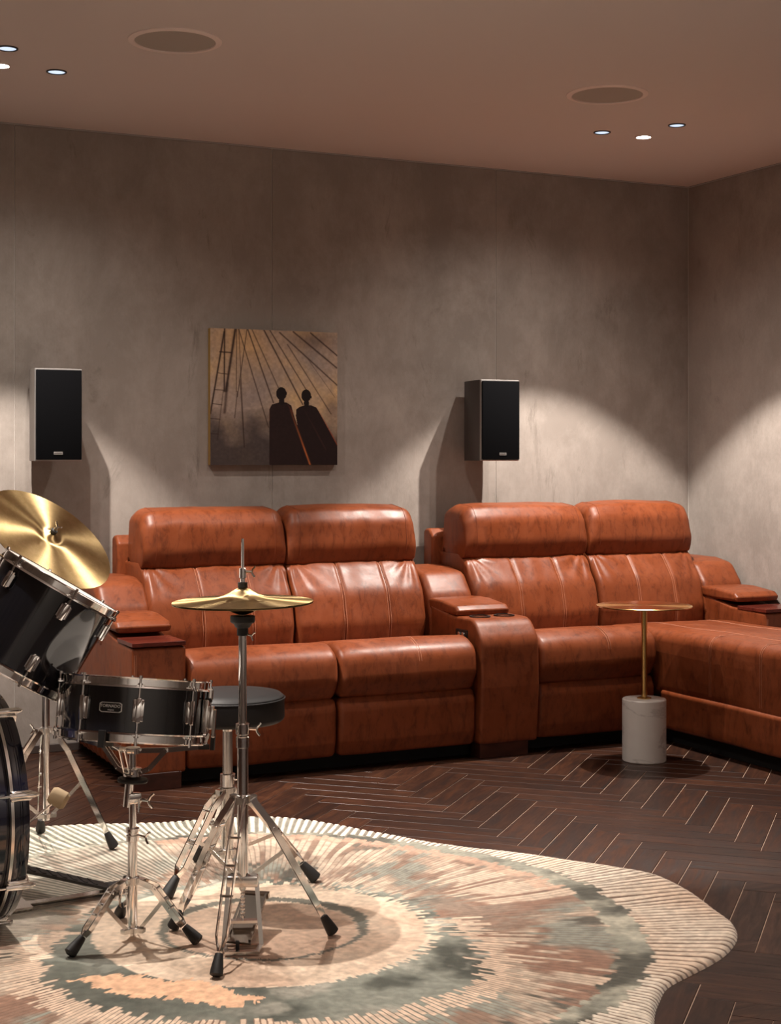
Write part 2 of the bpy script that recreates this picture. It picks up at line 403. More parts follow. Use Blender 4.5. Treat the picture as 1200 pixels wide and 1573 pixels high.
def back_disp(x0, x1, seams):
    w = x1-x0
    def f(x, y, z, n):
        if n.x > .3: return 0
        h = -.007*sum(gau(x, s, .007) for s in seams)
        h += .004*nz(x*5+x0*9, y*3, z*5)
        top = max(0, min(1, (z-.60)/.18))
        for c, sg in ((x0+.03, 1), (x1-.03, -1)):        # folds pulled from the upper corners
            dx, dz = sg*(x-c), .82-z; d = math.hypot(dx, dz)
            h += .0032*math.sin(math.atan2(dz, dx+.001)*11+x0*5)*math.exp(-((d-.08)/.07)**2)
        h += .0013*math.sin((x-x0)/w*40+3*nz(x*4, 0, z*4))*top*gau(x, (x0+x1)/2, .11)
        low = max(0, 1-abs(z-.50)/.05)
        h += .003*math.sin(z*160+3*nz(x*5, 1, 0))*low*(gau(x, x0, .12)+gau(x, x1, .12))
        return h
    return f
def head_disp(x0):
    def f(x, y, z, n): return .006*nz(x*4+x0*7, y*4, z*4)+.0015*nz(x*16, y*16, z*22+x0)+(.002*math.sin(x*95+4*nz(x*6, 2, 0)+x0*9)*max(0, 1-(z-.796)/.03) if z < .826 else 0)
    return f
def seat(root, x0, x1, seam_x, front=True):
    d = lambda x, y, z, n: .004*nz(x*4+x0*5, y*4, z*4)-.004*gau(x, seam_x, .006)*(1 if n.y > -.2 else 0)
    pr = rpoly([(5.675, .295), (5.628, .37), (5.64, .475), (5.73, .517), (5.95, .490), (6.22, .455), (6.22, .30)], [.03, .06, .08, .12, .1, .02, .02])
    s = Sweep(pr, x0+.003, x1-.003, .030, .006, d); o = s.build('seat_cushion', LEA, root)
    q = MB(); s.seam(q, seam_x, lambda y, z, n: y < 6.1 and z > .40 and (n.x < -.1 or n.y > .3)); q.each('stitching', STI, o)
    pr = rpoly([(5.672, .062), (5.655, .12), (5.650, .25), (5.672, .296), (5.78, .296), (5.78, .062)], [.02, .05, .05, .02, .01, .01])
    Sweep(pr, x0+.004, x1-.004, .022, .004, lambda x, y, z, n: .003*nz(x*4, y*3, z*5+x0)).build('footrest_panel', LEA, root)
def back(root, x0, x1):
    w = x1-x0; sx = [x0+w*.36, x0+w*.70]
    pr = rpoly([(6.10, .44), (6.085, .55), (6.115, .68), (6.20, .79), (6.27, .83), (6.50, .83), (6.52, .44)], [.04, .1, .15, .1, .03, .03, .02])
    s = Sweep(pr, x0+.002, x1-.002, .028, .008, back_disp(x0, x1, sx), nx=70, insf=lambda y, z: 1-.75*max(0, min(1, (z-.74)/.07))); o = s.build('backrest', LEA, root)
    q = MB()
    for x in sx: s.seam(q, x, lambda y, z, n: n.x < -.3 and .46 < z < .81)
    q.each('stitching', STI, o)
    pr = rpoly([(6.27, .796), (6.215, .806), (6.188, .88), (6.196, .985), (6.235, 1.040), (6.36, 1.054), (6.44, 1.02), (6.47, .80)], [.02, .03, .09, .08, .05, .08, .06, .02])
    s = Sweep(pr, x0+.003, x1-.003, .055, .007, head_disp(x0), nx=44, insf=lambda y, z: .10+.90*min(1, max(0, (z-.85)/.15)) if y < 6.40 else .8); o = s.build('headrest', LEA, root)
    q = MB(); js = [j for j in range(len(s.P)) if s.N[j].x < .9 and s.P[j].y > .84]
    for xx in (x0+.058, x1-.058): q.tube([s.pt(xx, j, .0045 if False else .0, .0004) for j in js], .0012, 5)
    q.each('piping', PIP, o)
def arm_upper(root, x0, x1, yb=6.52, zb=.50):
    pr = rpoly([(6.08, .56), (6.12, .66), (6.19, .745), (6.30, .765), (yb, .765), (yb, zb), (6.08, zb)], [.03, .1, .07, .1, .03, .01, .01])
    Sweep(pr, x0, x1, .03, .006, lambda x, y, z, n: .003*nz(x*6, y*5, z*5)).build('arm_shoulder', LEA, root)
def pad(root, x0, x1):
    pr = rpoly([(5.855, .583), (5.848, .605), (5.872, .624), (6.02, .640), (6.16, .640), (6.17, .595), (6.02, .585)], [.01, .01, .015, .03, .02, .01, .03])
    Sweep(pr, x0, x1, .014, .003).build('arm_pad', LEA, root)
def foot(root, x0, x1, y=5.645):
    MB().box(x0, x1, y, y+.09, 0, .066, .002, 1).build('foot', DWD, root)
def arm(root, x0, x1, outer):
    pr = rpoly([(5.648, .060), (5.648, .545), (5.90, .558), (6.10, .60), (6.50, .60), (6.54, .06)], [.012, .016, .1, .1, .02, .02])
    Sweep(pr, x0, x1, .012, 0, lambda x, y, z, n: .003*nz(x*6, y*5, z*4), nx=10).build('arm_body', LEA, root)
    arm_upper(root, x0-.004, x1+.004)
    pad(root, x0-.006, x1+.006)
    t = MB().box(x0-.002, x1-.004, 5.642, 5.85, .5495, .566, .0015, 1).build('wooden_tray', MAH, root)
    t['label'] = 'polished mahogany tray'
    q = MB()
    for k in (-.003, .003): q.tube([(x0+.012+k, 5.6465, z) for z in (.09, .3, .52)], .0012, 4)
    q.each('stitching', STI, root)
    foot(root, x0+.006, x1-.020)
def pleats(root, x, sg):
    q = MB()
    for i in range(12):
        y = 5.70+i*.070; k = x-sg*.006
        q.tube([(k+sg*.002, y-.012, .235), (k+sg*.006, y-.004, .19), (k+sg*.008, y+.004, .13), (k+sg*.004, y+.012, .095), (k-sg*.012, y+.018, .075)], .029, 12)
    q.build('gathered_hem', LEA, root)
def under(root, x0, x1, y0=5.76, y1=6.5):
    MB().box(x0, x1, y0, y1, .0, .29, .0, 1).build('base', DRK, root, False)
def shell(root, x0, x1):
    pr = rpoly([(6.46, .05), (6.46, .90), (6.50, .935), (6.555, .93), (6.555, .05)], [.01, .02, .02, .03, .01])
    Sweep(pr, x0, x1, .015, 0, nx=6).build('back_shell', LEA, root)
A0, A1 = 1.632, 1.846; S1, S2 = 2.488, 3.128; C1 = 3.418
ls = thing('recliner_sofa', (2.4, 6.0, 0), 'rust leather two-seat recliner sofa on the left, with console arm', 'sofa')
arm(ls, A0, A1, -1); pleats(ls, A0, -1)
seat(ls, A1+.004, S1, A1+.36); seat(ls, S1, S2-.002, S1+.36); back(ls, A1-.012, S1-.006); back(ls, S1-.002, S2-.012)
under(ls, A1-.05, S2+.05); shell(ls, A1-.045, S2+.0)
under(ls, A0+.11, A1, 5.82, 6.40)
# console between the two sofas, rolled front
pr = rpoly([(5.640, .058), (5.625, .30), (5.630, .50), (5.70, .583), (5.90, .583), (6.095, .61), (6.095, .058)], [.02, .1, .09, .09, .1, .01, .02])
Sweep(pr, S2+.004, C1, .014, .0, lambda x, y, z, n: .0025*nz(x*6, y*5, z*4)).build('console_body', LEA, ls)
arm_upper(ls, S2, 3.362, 6.45, .06); pad(ls, S2+.008, C1-.018)
foot(ls, 3.137, 3.371)
q = MB()
for cx in (S2+.085, S2+.205):
    q.lathe([(.046, .0), (.046, .0035), (.036, .0035), (.036, .0)], Matrix.Translation((cx, 5.785, .5845)), 32, True)
q.each('cup_holder', SCR, ls)
pnl = MB().box(S2-.003, S2+.008, 5.745, 5.845, .488, .532, .003, 2).build('control_panel', SCR, ls); pnl['label'] = 'black recliner control panel'
for y in (5.775, 5.810):
    MB().lathe([(0, 0), (.012, 0), (.012, .004), (.008, .006), (0, .006)], frame((S2-.003, y, .510), (-1, 0, 0)), 16).build('button', CHB, pnl)
# right sofa with chaise
B1, B2, B3 = 4.055, 4.648, 4.895
rs = thing('chaise_sofa', (4.1, 6.0, 0), 'rust leather sofa on the right with a long chaise in the corner', 'sofa')
seat(rs, C1+.006, B1-.014, C1+.36)
back(rs, C1-.055, B1-.018); back(rs, B1-.012, B2+.002)
under(rs, C1+.01, B1+.01); shell(rs, C1-.09, B2)
arm(rs, B2+.004, B3, 1)
def chaise_profile(y0):
    return rpoly([(y0+.03, .195), (y0-.02, .34), (y0+.0, .47), (y0+.09, .508), (y0+.5, .508), (5.90, .495), (6.22, .46), (6.22, .195)], [.03, .08, .08, .1, .1, .1, .02, .02], step=.03)
CY = 4.42
s = Sweep(chaise_profile(CY), B1+.002, B2, .052, .004, lambda x, y, z, n: .006*nz(x*3, y*3, z*4), nx=26)
o = s.build('chaise_cushion', LEA, rs)
q = MB()
for xs, ya in ((B1+.16, 4.95), (B2-.13, 4.6)):
    s.seam(q, xs, lambda y, z, n: n.y > .6 and ya < y < 6.0)
jt = [j for j in range(len(s.P)) if s.N[j].y > .6]
def side_seam(yy):
    j = min(jt, key=lambda k: abs(s.P[k].x-yy)); f = lambda d, x: (lambda p: (p.x, yy, p.z))(s.pt(x, j, d, .0006))
    pts = [(B1+.0008, yy, .25), (B1+.0008, yy, .33), (B1+.0008, yy, .40), (B1+.0008, yy, .445)]
    for i in range(1, 7): a = math.pi/2*i/6; pts.append(f(.052*(1-math.sin(a)), B1+.002+.052*(1-math.cos(a))))
    q.tube(pts+[f(0, B1+.10), f(0, B1+.16)], .0011, 5)
for yy in (5.28, 5.291, 4.95, 4.961): side_seam(yy)
q.each('stitching', STI, o)
pr = rpoly([(CY+.02, .066), (CY+.01, .15), (CY+.02, .236), (5.64, .236), (5.64, .066)], [.02, .05, .02, .02, .02], step=.05)
Sweep(pr, B1-.007, B2, .018, .003, lambda x, y, z, n: .004*nz(x*3, y*4, z*5)).build('chaise_base_panel', LEA, rs)
MB().box(B1+.05, B2-.02, CY+.07, 5.8, 0, .24).build('base', DRK, rs, False)
# ------------------------------------------------------------------ side table
TX, TY = 3.745, 5.325
st = thing('side_table', (TX, TY, 0), 'round brass-topped side table with a white marble cylinder base', 'side table')
T0 = Matrix.Translation((TX, TY, 0))
MB().lathe([(0, 0), (.089, 0), (.0915, .003), (.0915, .256), (.0885, .260), (0, .260)], T0, 64).build('marble_base', MRB, st)['label'] = 'grey-veined white marble cylinder'
MB().lathe([(0, .260), (.030, .260), (.030, .2635), (.027, .265), (.0125, .265), (.0125, .645), (0, .645)], T0, 32).build('post', BRP, st)
tp = MB().lathe([(0, .645), (.198, .645), (.201, .648), (.201, .6495), (.199, .651), (0, .651)], T0, 96).build('table_top', BRS, st)
b = BRS.node_tree.nodes['Principled BSDF']; b.inputs['Anisotropic'].default_value = .7
tg = BRS.node_tree.nodes.new('ShaderNodeTangent'); tg.direction_type = 'RADIAL'; tg.axis = 'Z'; BRS.node_tree.links.new(tg.outputs[0], b.inputs['Tangent'])
# ------------------------------------------------------------------ wall speakers
def text(parent, body, size, M, m, name='lettering', ext=.0003):
    c = bpy.data.curves.new(name, 'FONT'); c.body = body; c.size = size; c.extrude = ext; c.align_x = 'CENTER'; c.align_y = 'CENTER'; c.resolution_u = 3
    o = bpy.data.objects.new(name, c); COL.objects.link(o); bpy.context.view_layer.update()
    me = bpy.data.meshes.new_from_object(o.evaluated_get(bpy.context.evaluated_depsgraph_get())); bpy.data.objects.remove(o)
    me.transform(Matrix.Translation(-ORG[parent.name]) @ M); me.materials.clear(); me.materials.append(m)
    t = bpy.data.objects.new(name, me); COL.objects.link(t); t.parent = parent; ORG[t.name] = ORG[parent.name]; return t
def wall_speaker(x0, x1, label, m):
    cx = (x0+x1)/2; z0, z1 = 1.256, 1.640; yf, yb = 6.315, 6.53
    r = thing('wall_speaker', (cx, YB, z0), label, 'speaker', 'pair of wall speakers')
    n = 10; pl = []
    for i in range(n+1): t = i/n; pl.append((x0+.026*t**2.2, yf+.012+(yb-yf-.012)*t))
    pl += [(x1-(a-x0), b_) for a, b_ in pl[::-1]]
    k = len(pl); q = MB()
    q.add([(a, b_, z0+.001) for a, b_ in pl]+[(a, b_, z1-.001) for a, b_ in pl], [tuple(range(k)), tuple(range(k, 2*k))]+[(i, (i+1) % k, k+(i+1) % k, k+i) for i in range(k)])
    q.build('cabinet', m, r, ang=30)
    q = MB().box(x0-.0005, x1+.0005, yf, yf+.014, z0, z1, .002, 1); q.build('baffle_trim', SIL, r)
    q = MB().box(x0+.003, x1-.003, yf-.010, yf, z0+.006, z1-.006, .003, 2); g = q.build('grille', CLO, r)
    M = frame((cx+.008 if x0 > 2 else cx-.004, yf-.0105, z0+.033), (0, -1, 0), (1, 0, 0))
    b_ = MB().box(-.019, .019, -.0065, .0065, 0, .0015, .002, 2, M).build('badge', SIL, g)
    text(b_, 'polkaudio', .0075, M @ Matrix.Translation((0, 0, .0016)), SCR)
    q = MB().box(cx-.035, cx+.035, yb-.01, YB, 1.30, 1.38, .003, 1); q.box(cx-.012, cx+.012, yb-.01, YB, 1.27, 1.33, .002, 1); q.build('wall_bracket', RUB, r)
    return r
wall_speaker(1.413, 1.609, 'black wall speaker left of the painting, above the drums', CAB_LIT)
wall_speaker(3.514, 3.721, 'black wall speaker right of the painting, above the right sofa', CAB)
# ------------------------------------------------------------------ painting
def lin(c):
    c = np.asarray(c, float)/255.; return np.where(c <= .04045, c/12.92, ((c+.055)/1.055)**2.4)
def vnoise(x, y, seed=0):
    rs_ = np.random.RandomState(seed); g = rs_.rand(256, 256); xi = np.floor(x).astype(int); yi = np.floor(y).astype(int)
    fx = x-xi; fy = y-yi; fx = fx*fx*(3-2*fx); fy = fy*fy*(3-2*fy)
    a = g[xi % 256, yi % 256]; b_ = g[(xi+1) % 256, yi % 256]; c = g[xi % 256, (yi+1) % 256]; d = g[(xi+1) % 256, (yi+1) % 256]
    return (a*(1-fx)+b_*fx)*(1-fy)+(c*(1-fx)+d*fx)*fy
def fbm(x, y, o=4, seed=0):
    return sum(vnoise(x*2**i, y*2**i, seed+i)*.5**i for i in range(o))/sum(.5**i for i in range(o))
def mx(c, col_, k): k = np.clip(k, 0, 1)[..., None]; return c*(1-k)+np.asarray(col_, float)*k
def painting():
    n = 330; sx, sy = np.meshgrid(np.linspace(0, 1, n), np.linspace(0, 1, n)); x = 120+970*sx; y = 85+1035*sy   # measured canvas grid
    c = np.zeros((n, n, 3))+np.array((158, 134, 114.))
    c = mx(c, (190, 152, 104), fbm(sx*4, sy*4, 3, 1)*1.5-.35)
    c = mx(c, (132, 118, 110), fbm(sx*5+9, sy*5, 4, 5)*1.6-.55)
    c = mx(c, (196, 150, 96), np.exp(-((x-330)/240)**2-((y-200)/200)**2)*.55)
    c = mx(c, (88, 72, 66), np.exp(-((x-900)/150)**2-((y-150)/70)**2)*.6+np.exp(-((x-1050)/70)**2-((y-690)/90)**2)*.6)
    c = mx(c, (128, 112, 104), np.exp(-((x-420)/170)**2-((y-560)/260)**2)*.6)
    dk = (y-690-70*(fbm(sx*6, sy*6, 4, 8)-.5)*4-(x-120)*.05)/250
    c = mx(c, (58, 48, 45), np.clip(dk, 0, 1)**.8*.90)
    L = [((222, 110, 120, 730), 9, .95), ((225, 85, 222, 560), 8, .9), ((305, 85, 235, 560), 13, .9), ((245, 500, 225, 720), 16, .6),
         ((315, 85, 312, 560), 5, .6), ((392, 85, 320, 600), 5, .7), ((330, 85, 372, 980), 5, .55), ((340, 470, 372, 985), 6, .6),
         ((330, 85, 555, 830), 6, .65), ((398, 85, 592, 640), 7, .75), ((430, 85, 630, 525), 6, .6), ((520, 85, 818, 650), 8, .8), ((565, 85, 860, 560), 6, .7),
         ((640, 100, 1088, 495), 8, .7), ((745, 90, 1085, 360), 9, .75), ((880, 95, 1090, 265), 8, .8), ((700, 190, 1040, 720), 6, .6), ((860, 300, 1070, 590), 4, .4),
         ((120, 265, 275, 265), 0, 0), ((190, 263, 275, 266), 7, .85), ((178, 423, 248, 430), 5, .7), ((150, 550, 222, 553), 5, .7), ((135, 655, 205, 664), 5, .7), ((122, 768, 190, 773), 5, .7), ((120, 882, 180, 884), 5, .7),
         ((320, 560, 300, 760), 6, .5), ((215, 560, 170, 930), 7, .4)]
    for (x0, y0, x1, y1), w, k in L:
        if k == 0: continue
        dx, dy = x1-x0, y1-y0; t = np.clip(((x-x0)*dx+(y-y0)*dy)/(dx*dx+dy*dy), 0, 1)
        d = np.hypot(x-x0-t*dx, y-y0-t*dy); c = mx(c, (46, 32, 26), np.exp(-(d/w)**2*2.2)*k)
    def poly(pts):
        ins = np.zeros(x.shape, bool); m_ = len(pts)
        for i in range(m_):
            (xa, ya), (xb, yb) = pts[i-1], pts[i]
            ins ^= ((ya > y) != (yb > y)) & (x < (xb-xa)*(y-ya)/(yb-ya+1e-9)+xa)
        return ins
    body = [(560, 1130), (562, 800), (562, 690), (580, 655), (640, 636), (690, 636), (730, 660), (745, 720), (880, 1130)]
    body2 = [(820, 1130), (775, 800), (765, 740), (768, 690), (790, 672), (835, 655), (880, 655), (925, 672), (945, 705), (1095, 975), (1095, 1130)]
    c[poly(body)] = (36, 22, 20); c[poly(body2)] = (32, 19, 18)
    for hx, hy, rx, ry in ((653, 570, 40, 50), (845, 582, 38, 48), (655, 625, 22, 35), (847, 640, 20, 36), (690, 568, 7, 12), (882, 592, 7, 12)):
        c[((x-hx)/rx)**2+((y-hy)/ry)**2 < 1] = (26, 17, 16)
    for (x0, y0, x1, y1), w, k, cc in (((725, 700, 880, 1130), 9, .85, (186, 98, 48)), ((945, 700, 1090, 965), 5, .7, (150, 62, 36)), ((565, 650, 562, 780), 3, .4, (130, 56, 40)), ((700, 650, 745, 720), 5, .5, (140, 60, 40)), ((830, 690, 1000, 1000), 6, .25, (110, 62, 50))):
        dx, dy = x1-x0, y1-y0; t = np.clip(((x-x0)*dx+(y-y0)*dy)/(dx*dx+dy*dy), 0, 1)
        d = np.hypot(x-x0-t*dx, y-y0-t*dy); c = mx(c, cc, np.exp(-(d/w)**2*1.5)*k*np.clip((t+.3), 0, 1))
    c = np.clip(c*np.array((1.10, 1.13, 1.18)), 0, 255)*(.92+.16*fbm(sx*60, sy*60, 2, 3))[..., None]
    X0, X1, Z0, Z1, yf = 2.256, 2.880, 1.237, 1.855, YB-.032
    root = thing('painting', ((X0+X1)/2, YB, Z0), 'square painting of two cloaked figures under slanting rays, between the speakers', 'painting')
    vs = [((X0+(X1-X0)*u), yf, Z1-(Z1-Z0)*v) for v in np.linspace(0, 1, n) for u in np.linspace(0, 1, n)]
    fs = [(i*n+j, (i+1)*n+j, (i+1)*n+j+1, i*n+j+1) for i in range(n-1) for j in range(n-1)]
    me = bpy.data.meshes.new('painted_canvas'); O = ORG[root.name]
    me.from_pydata([(a-O.x, b_-O.y, z-O.z) for a, b_, z in vs], [], fs); me.update()
    ca = me.color_attributes.new('Col', 'FLOAT_COLOR', 'POINT'); buf = np.ones((n*n, 4), np.float32); buf[:, :3] = lin(c.reshape(-1, 3)); ca.data.foreach_set('color', buf.ravel())
    me.materials.append(PNT); o = bpy.data.objects.new('painted_canvas', me); COL.objects.link(o); o.parent = root; ORG[o.name] = O
    q = MB().box(X0, X1, yf+.0004, YB-.001, Z0, Z1, .001, 1); q.build('stretcher_frame', GOLD, root)
painting()
# ------------------------------------------------------------------ rug
def rug():
    na, nr = 2600, 180
    A, R = np.meshgrid(np.linspace(0, 2*math.pi, na, endpoint=False), np.linspace(0, 1, nr)**.9)
    ro = rug_r(A)
    r = R*ro; X = RC[0]+r*np.cos(A); Y = RC[1]+r*np.sin(A)
    cs, sn = np.cos(A), np.sin(A)
    def an(f, seed, rf=0): return vnoise((cs*f+50), (sn*f+50)+rf, seed)            # noise round the circle
    def teeth(k, seed): return vnoise(A/(2*math.pi)*k, np.zeros_like(A)+seed*7.3, seed)
    NS = 300; ph_ = A/(2*math.pi)*NS+1.2*(an(3, 71)-.5)*6+1.1*(vnoise(A/(2*math.pi)*64, r*5, 72)-.5); si = np.floor(ph_).astype(int) % 1024; sf = ph_-np.floor(ph_)
    rnd = np.random.RandomState(5).rand(5, 1024); j1, j2, j3, j4, j5 = (rnd[k_][si] for k_ in range(5))
    def shifted(amp): rr_ = r+amp*(j1-.5); return RC[0]+rr_*cs, RC[1]+rr_*sn
    Xj, Yj = shifted(.11)
    m = fbm(X*7+20, Y*7+20, 4, 11); mf = fbm(X*26+5, Y*26+5, 3, 31); mg = fbm(X*70+5, Y*70+9, 3, 35); mb_ = fbm(X*2.6+3, Y*2.6+7, 3, 41)
    CRM, BEI, TAN, RUS, GRN, DGR, BRN = (228, 214, 196), (228, 204, 180), (190, 156, 132), (150, 110, 90), (142, 144, 132), (80, 83, 74), (112, 86, 70)
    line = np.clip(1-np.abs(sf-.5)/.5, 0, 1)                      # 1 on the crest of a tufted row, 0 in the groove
    c = np.zeros(A.shape+(3,))+np.array(BEI, float)
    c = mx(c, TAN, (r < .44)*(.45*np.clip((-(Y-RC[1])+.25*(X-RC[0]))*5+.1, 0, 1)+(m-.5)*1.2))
    c = mx(c, (204, 170, 146), (r < .25)*(.7+(m-.5)))
    rl = .262+.03*(an(1.6, 5)-.5)+.012*(an(8, 6)-.5)+.03*np.sin(A+.6); wl_ = .007+.016*np.clip(np.cos(A-.35), 0, 1)**3+.012*np.clip(np.cos(A-2.0), 0, 1)**2
    c = mx(c, (98, 98, 88), (np.abs(r-rl-.010*(j2-.5)) < wl_)*.9)
    r1 = .45+.05*(an(1.2, 21)-.5)+.055*(j3-.5)*np.clip(.35+np.cos(A-.1), .12, 1)
    g1 = mx(np.zeros_like(c)+np.array(GRN, float), DGR, (m-.43)*5.0); g1 = mx(g1, (184, 178, 164), (fbm(X*12, Y*12, 4, 19)-.52)*5)
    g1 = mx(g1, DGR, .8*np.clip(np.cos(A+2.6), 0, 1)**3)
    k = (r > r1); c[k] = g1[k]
    Xk, Yk = shifted(.045); px_, py_ = Xk-1.09, Yk-3.47; th = -.75; qa = px_*math.cos(th)+py_*math.sin(th); qb = -px_*math.sin(th)+py_*math.cos(th)
    bl = (qa/.24)**2+(qb/.066)**2+1.0*(fbm(X*22, Y*22, 2, 77)-.5) < 1
    c[bl] = (236, 188, 152)
    r2 = r1+.03+.19*np.clip(np.cos(A+1.95)*1.4, 0, 1)+.04*(an(2.4, 33)-.5)+.05*(j4-.5)
    fa_ = fbm(Xj*4.0+2, Yj*4.0, 3, 51); fb_ = fbm(Xj*5.5+7, Yj*5.5, 3, 61); fc_ = fbm(Xj*8+7, Yj*8, 3, 63); fd_ = fbm(Xj*6+1, Yj*6+3, 3, 66)
    st_ = np.zeros_like(c)+np.array((196, 176, 156.)); st_ = mx(st_, (178, 152, 132), (j5-.3)*.8)
    st_ = mx(st_, (148, 120, 102), (fd_-.48)*9)
    st_ = mx(st_, (150, 150, 138), (fb_-.53)*9)
    st_ = mx(st_, RUS, np.clip((fa_-.51)*10, 0, 1)*np.clip(.55-.7*np.sin(A+.1), 0, .85))
    st_ = mx(st_, (92, 88, 78), (fc_-.60)*9)
    st_ = mx(st_, (222, 200, 178), ((j2 > .35)*np.clip((.47-fb_)*12, 0, .85)))
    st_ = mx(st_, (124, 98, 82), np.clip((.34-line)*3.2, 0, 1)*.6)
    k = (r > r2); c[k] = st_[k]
    k = (r > r2)&(r < r2+.07+.03*j5)&(line > .30)&~bl&(np.cos(A+1.9) > -.1); c[k] = np.array((226, 198, 174.))
    r4 = 1.02+.09*np.clip(np.sin(A-.5), 0, 1)**2+.03*(an(2.2, 83)-.5)+.03*(j1-.5); bw = .035+.075*np.clip(np.cos(A+.35), 0, 1)**1.5+.03*(an(3, 84)-.5)
    r3 = r4-bw*.85
    k = (r > r3-.05-.02*j2)&(r <= r3)&(fd_ > .40)&(A < 2.2); c[k] = c[k]*.35+np.array((204, 164, 140.))*.65
    band = mx(np.zeros_like(c)+np.array((146, 144, 130), float), (84, 82, 72), (m-.44)*5); band = mx(band, (184, 178, 160), (fbm(X*13, Y*13, 4, 29)-.53)*5)
    k = (r > r3)&(r < r4); c[k] = band[k]
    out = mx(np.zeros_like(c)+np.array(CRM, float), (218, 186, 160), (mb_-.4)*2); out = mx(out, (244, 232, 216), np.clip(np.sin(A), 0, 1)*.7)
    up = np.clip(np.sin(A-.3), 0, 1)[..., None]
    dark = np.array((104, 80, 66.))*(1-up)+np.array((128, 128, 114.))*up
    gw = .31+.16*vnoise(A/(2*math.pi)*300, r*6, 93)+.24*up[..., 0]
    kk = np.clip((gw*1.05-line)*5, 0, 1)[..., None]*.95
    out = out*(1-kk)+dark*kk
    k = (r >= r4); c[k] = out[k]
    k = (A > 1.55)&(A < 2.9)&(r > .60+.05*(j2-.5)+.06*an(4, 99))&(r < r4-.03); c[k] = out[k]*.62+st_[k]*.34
    c *= (.84+.32*mg)[..., None]; fr = line
    edge = np.clip((ro-r)/.03, 0, 1); h = .017*np.sqrt(edge*(2-edge))+.0015*(mf-.5)
    h -= np.where(r >= r4, np.clip(.5-line, 0, 1)*.010*np.clip((ro-r)/.01, 0, 1), 0)+np.where((r > r2)&(r < r4), np.clip(.4-line, 0, 1)*.003, 0)
    h = np.maximum(h, .0005); h[-1] = .0005
    O = Vector((RC[0], RC[1], 0)); co = np.stack([X-O.x, Y-O.y, h], -1).reshape(-1, 3)
    me = bpy.data.meshes.new('rug')
    i, j = np.meshgrid(np.arange(nr-1), np.arange(na), indexing='ij'); j2 = (j+1) % na
    F_ = np.stack([i*na+j, (i+1)*na+j, (i+1)*na+j2, i*na+j2], -1).reshape(-1, 4)
    me.vertices.add(len(co)); me.vertices.foreach_set('co', co.astype(np.float32).ravel())
    me.loops.add(F_.size); me.loops.foreach_set('vertex_index', F_.astype(np.int32).ravel())
    me.polygons.add(len(F_)); me.polygons.foreach_set('loop_start', np.arange(0, F_.size, 4, dtype=np.int32))
    me.update(calc_edges=True); me.shade_smooth()
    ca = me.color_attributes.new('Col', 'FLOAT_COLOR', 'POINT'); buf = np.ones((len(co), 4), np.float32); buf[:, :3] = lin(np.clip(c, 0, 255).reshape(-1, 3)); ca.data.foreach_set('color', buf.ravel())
    me.materials.append(RUGM); o = bpy.data.objects.new('rug', me); COL.objects.link(o); o.location = O
    tag(o, 'round wavy-edged tufted rug with rippled cream, rust and green rings', 'rug')
rug()
RZ = .0185
# ------------------------------------------------------------------ ceiling fittings
def downlight(x, y, bright, label):
    r = thing('downlight', (x, y, HC), label, 'ceiling light', 'ceiling downlights'); M = Matrix.Translation((x, y, HC)) @ Matrix.Rotation(math.pi, 4, 'X')
    R_ = .038
    MB().lathe([(R_, -.002), (R_, .003), (R_-.005, .0045), (R_-.007, .0015), (R_-.007, -.002)], M, 36, True).build('trim_ring', RIM if bright else SCR, r)
    MB().lathe([(0, .0012), (R_-.0072, .0012), (R_-.0072, -.001), (0, -.001)], M, 36).build('lens', GLO if bright else GLD, r)
downlight(1.135, 5.640, 1, 'glowing downlight at the left edge of the ceiling, in the left cluster')
downlight(1.343, 5.644, 0, 'black-ringed pale downlight, rightmost of the left cluster')
downlight(1.111, 5.396, 0, 'black-ringed pale downlight, topmost of the left cluster')
downlight(3.970, 5.650, 1, 'bright glowing downlight, middle of the right cluster near the corner')
downlight(3.751, 5.651, 0, 'black-ringed pale downlight, leftmost of the right cluster')
downlight(3.960, 5.390, 0, 'black-ringed pale downlight, rightmost of the right cluster')
def ceiling_speaker(x, y, label):
    r = thing('ceiling_speaker', (x, y, HC), label, 'speaker', 'ceiling speakers'); M = Matrix.Translation((x, y, HC)) @ Matrix.Rotation(math.pi, 4, 'X')
    MB().lathe([(.160, -.002), (.160, .003), (.153, .006), (.139, .006), (.138, .001), (.138, -.002)], M, 64, True).build('rim', RIM, r)
    MB().lathe([(0, .0035), (.10, .003), (.1375, .002), (.1375, -.001), (0, -.001)], M, 64).build('grille', GRL, r)
def onceil(u, v):
    D = (HC-CZ)*2350/(705-v); p = CF @ Vector(((u-600)/2350*D, D, 0)); return p.x, p.y
ceiling_speaker(*onceil(269, 62.5), 'round ceiling speaker upper left, right of the left downlights')
ceiling_speaker(*onceil(933, 145), 'round ceiling speaker at the right, before the right downlights')
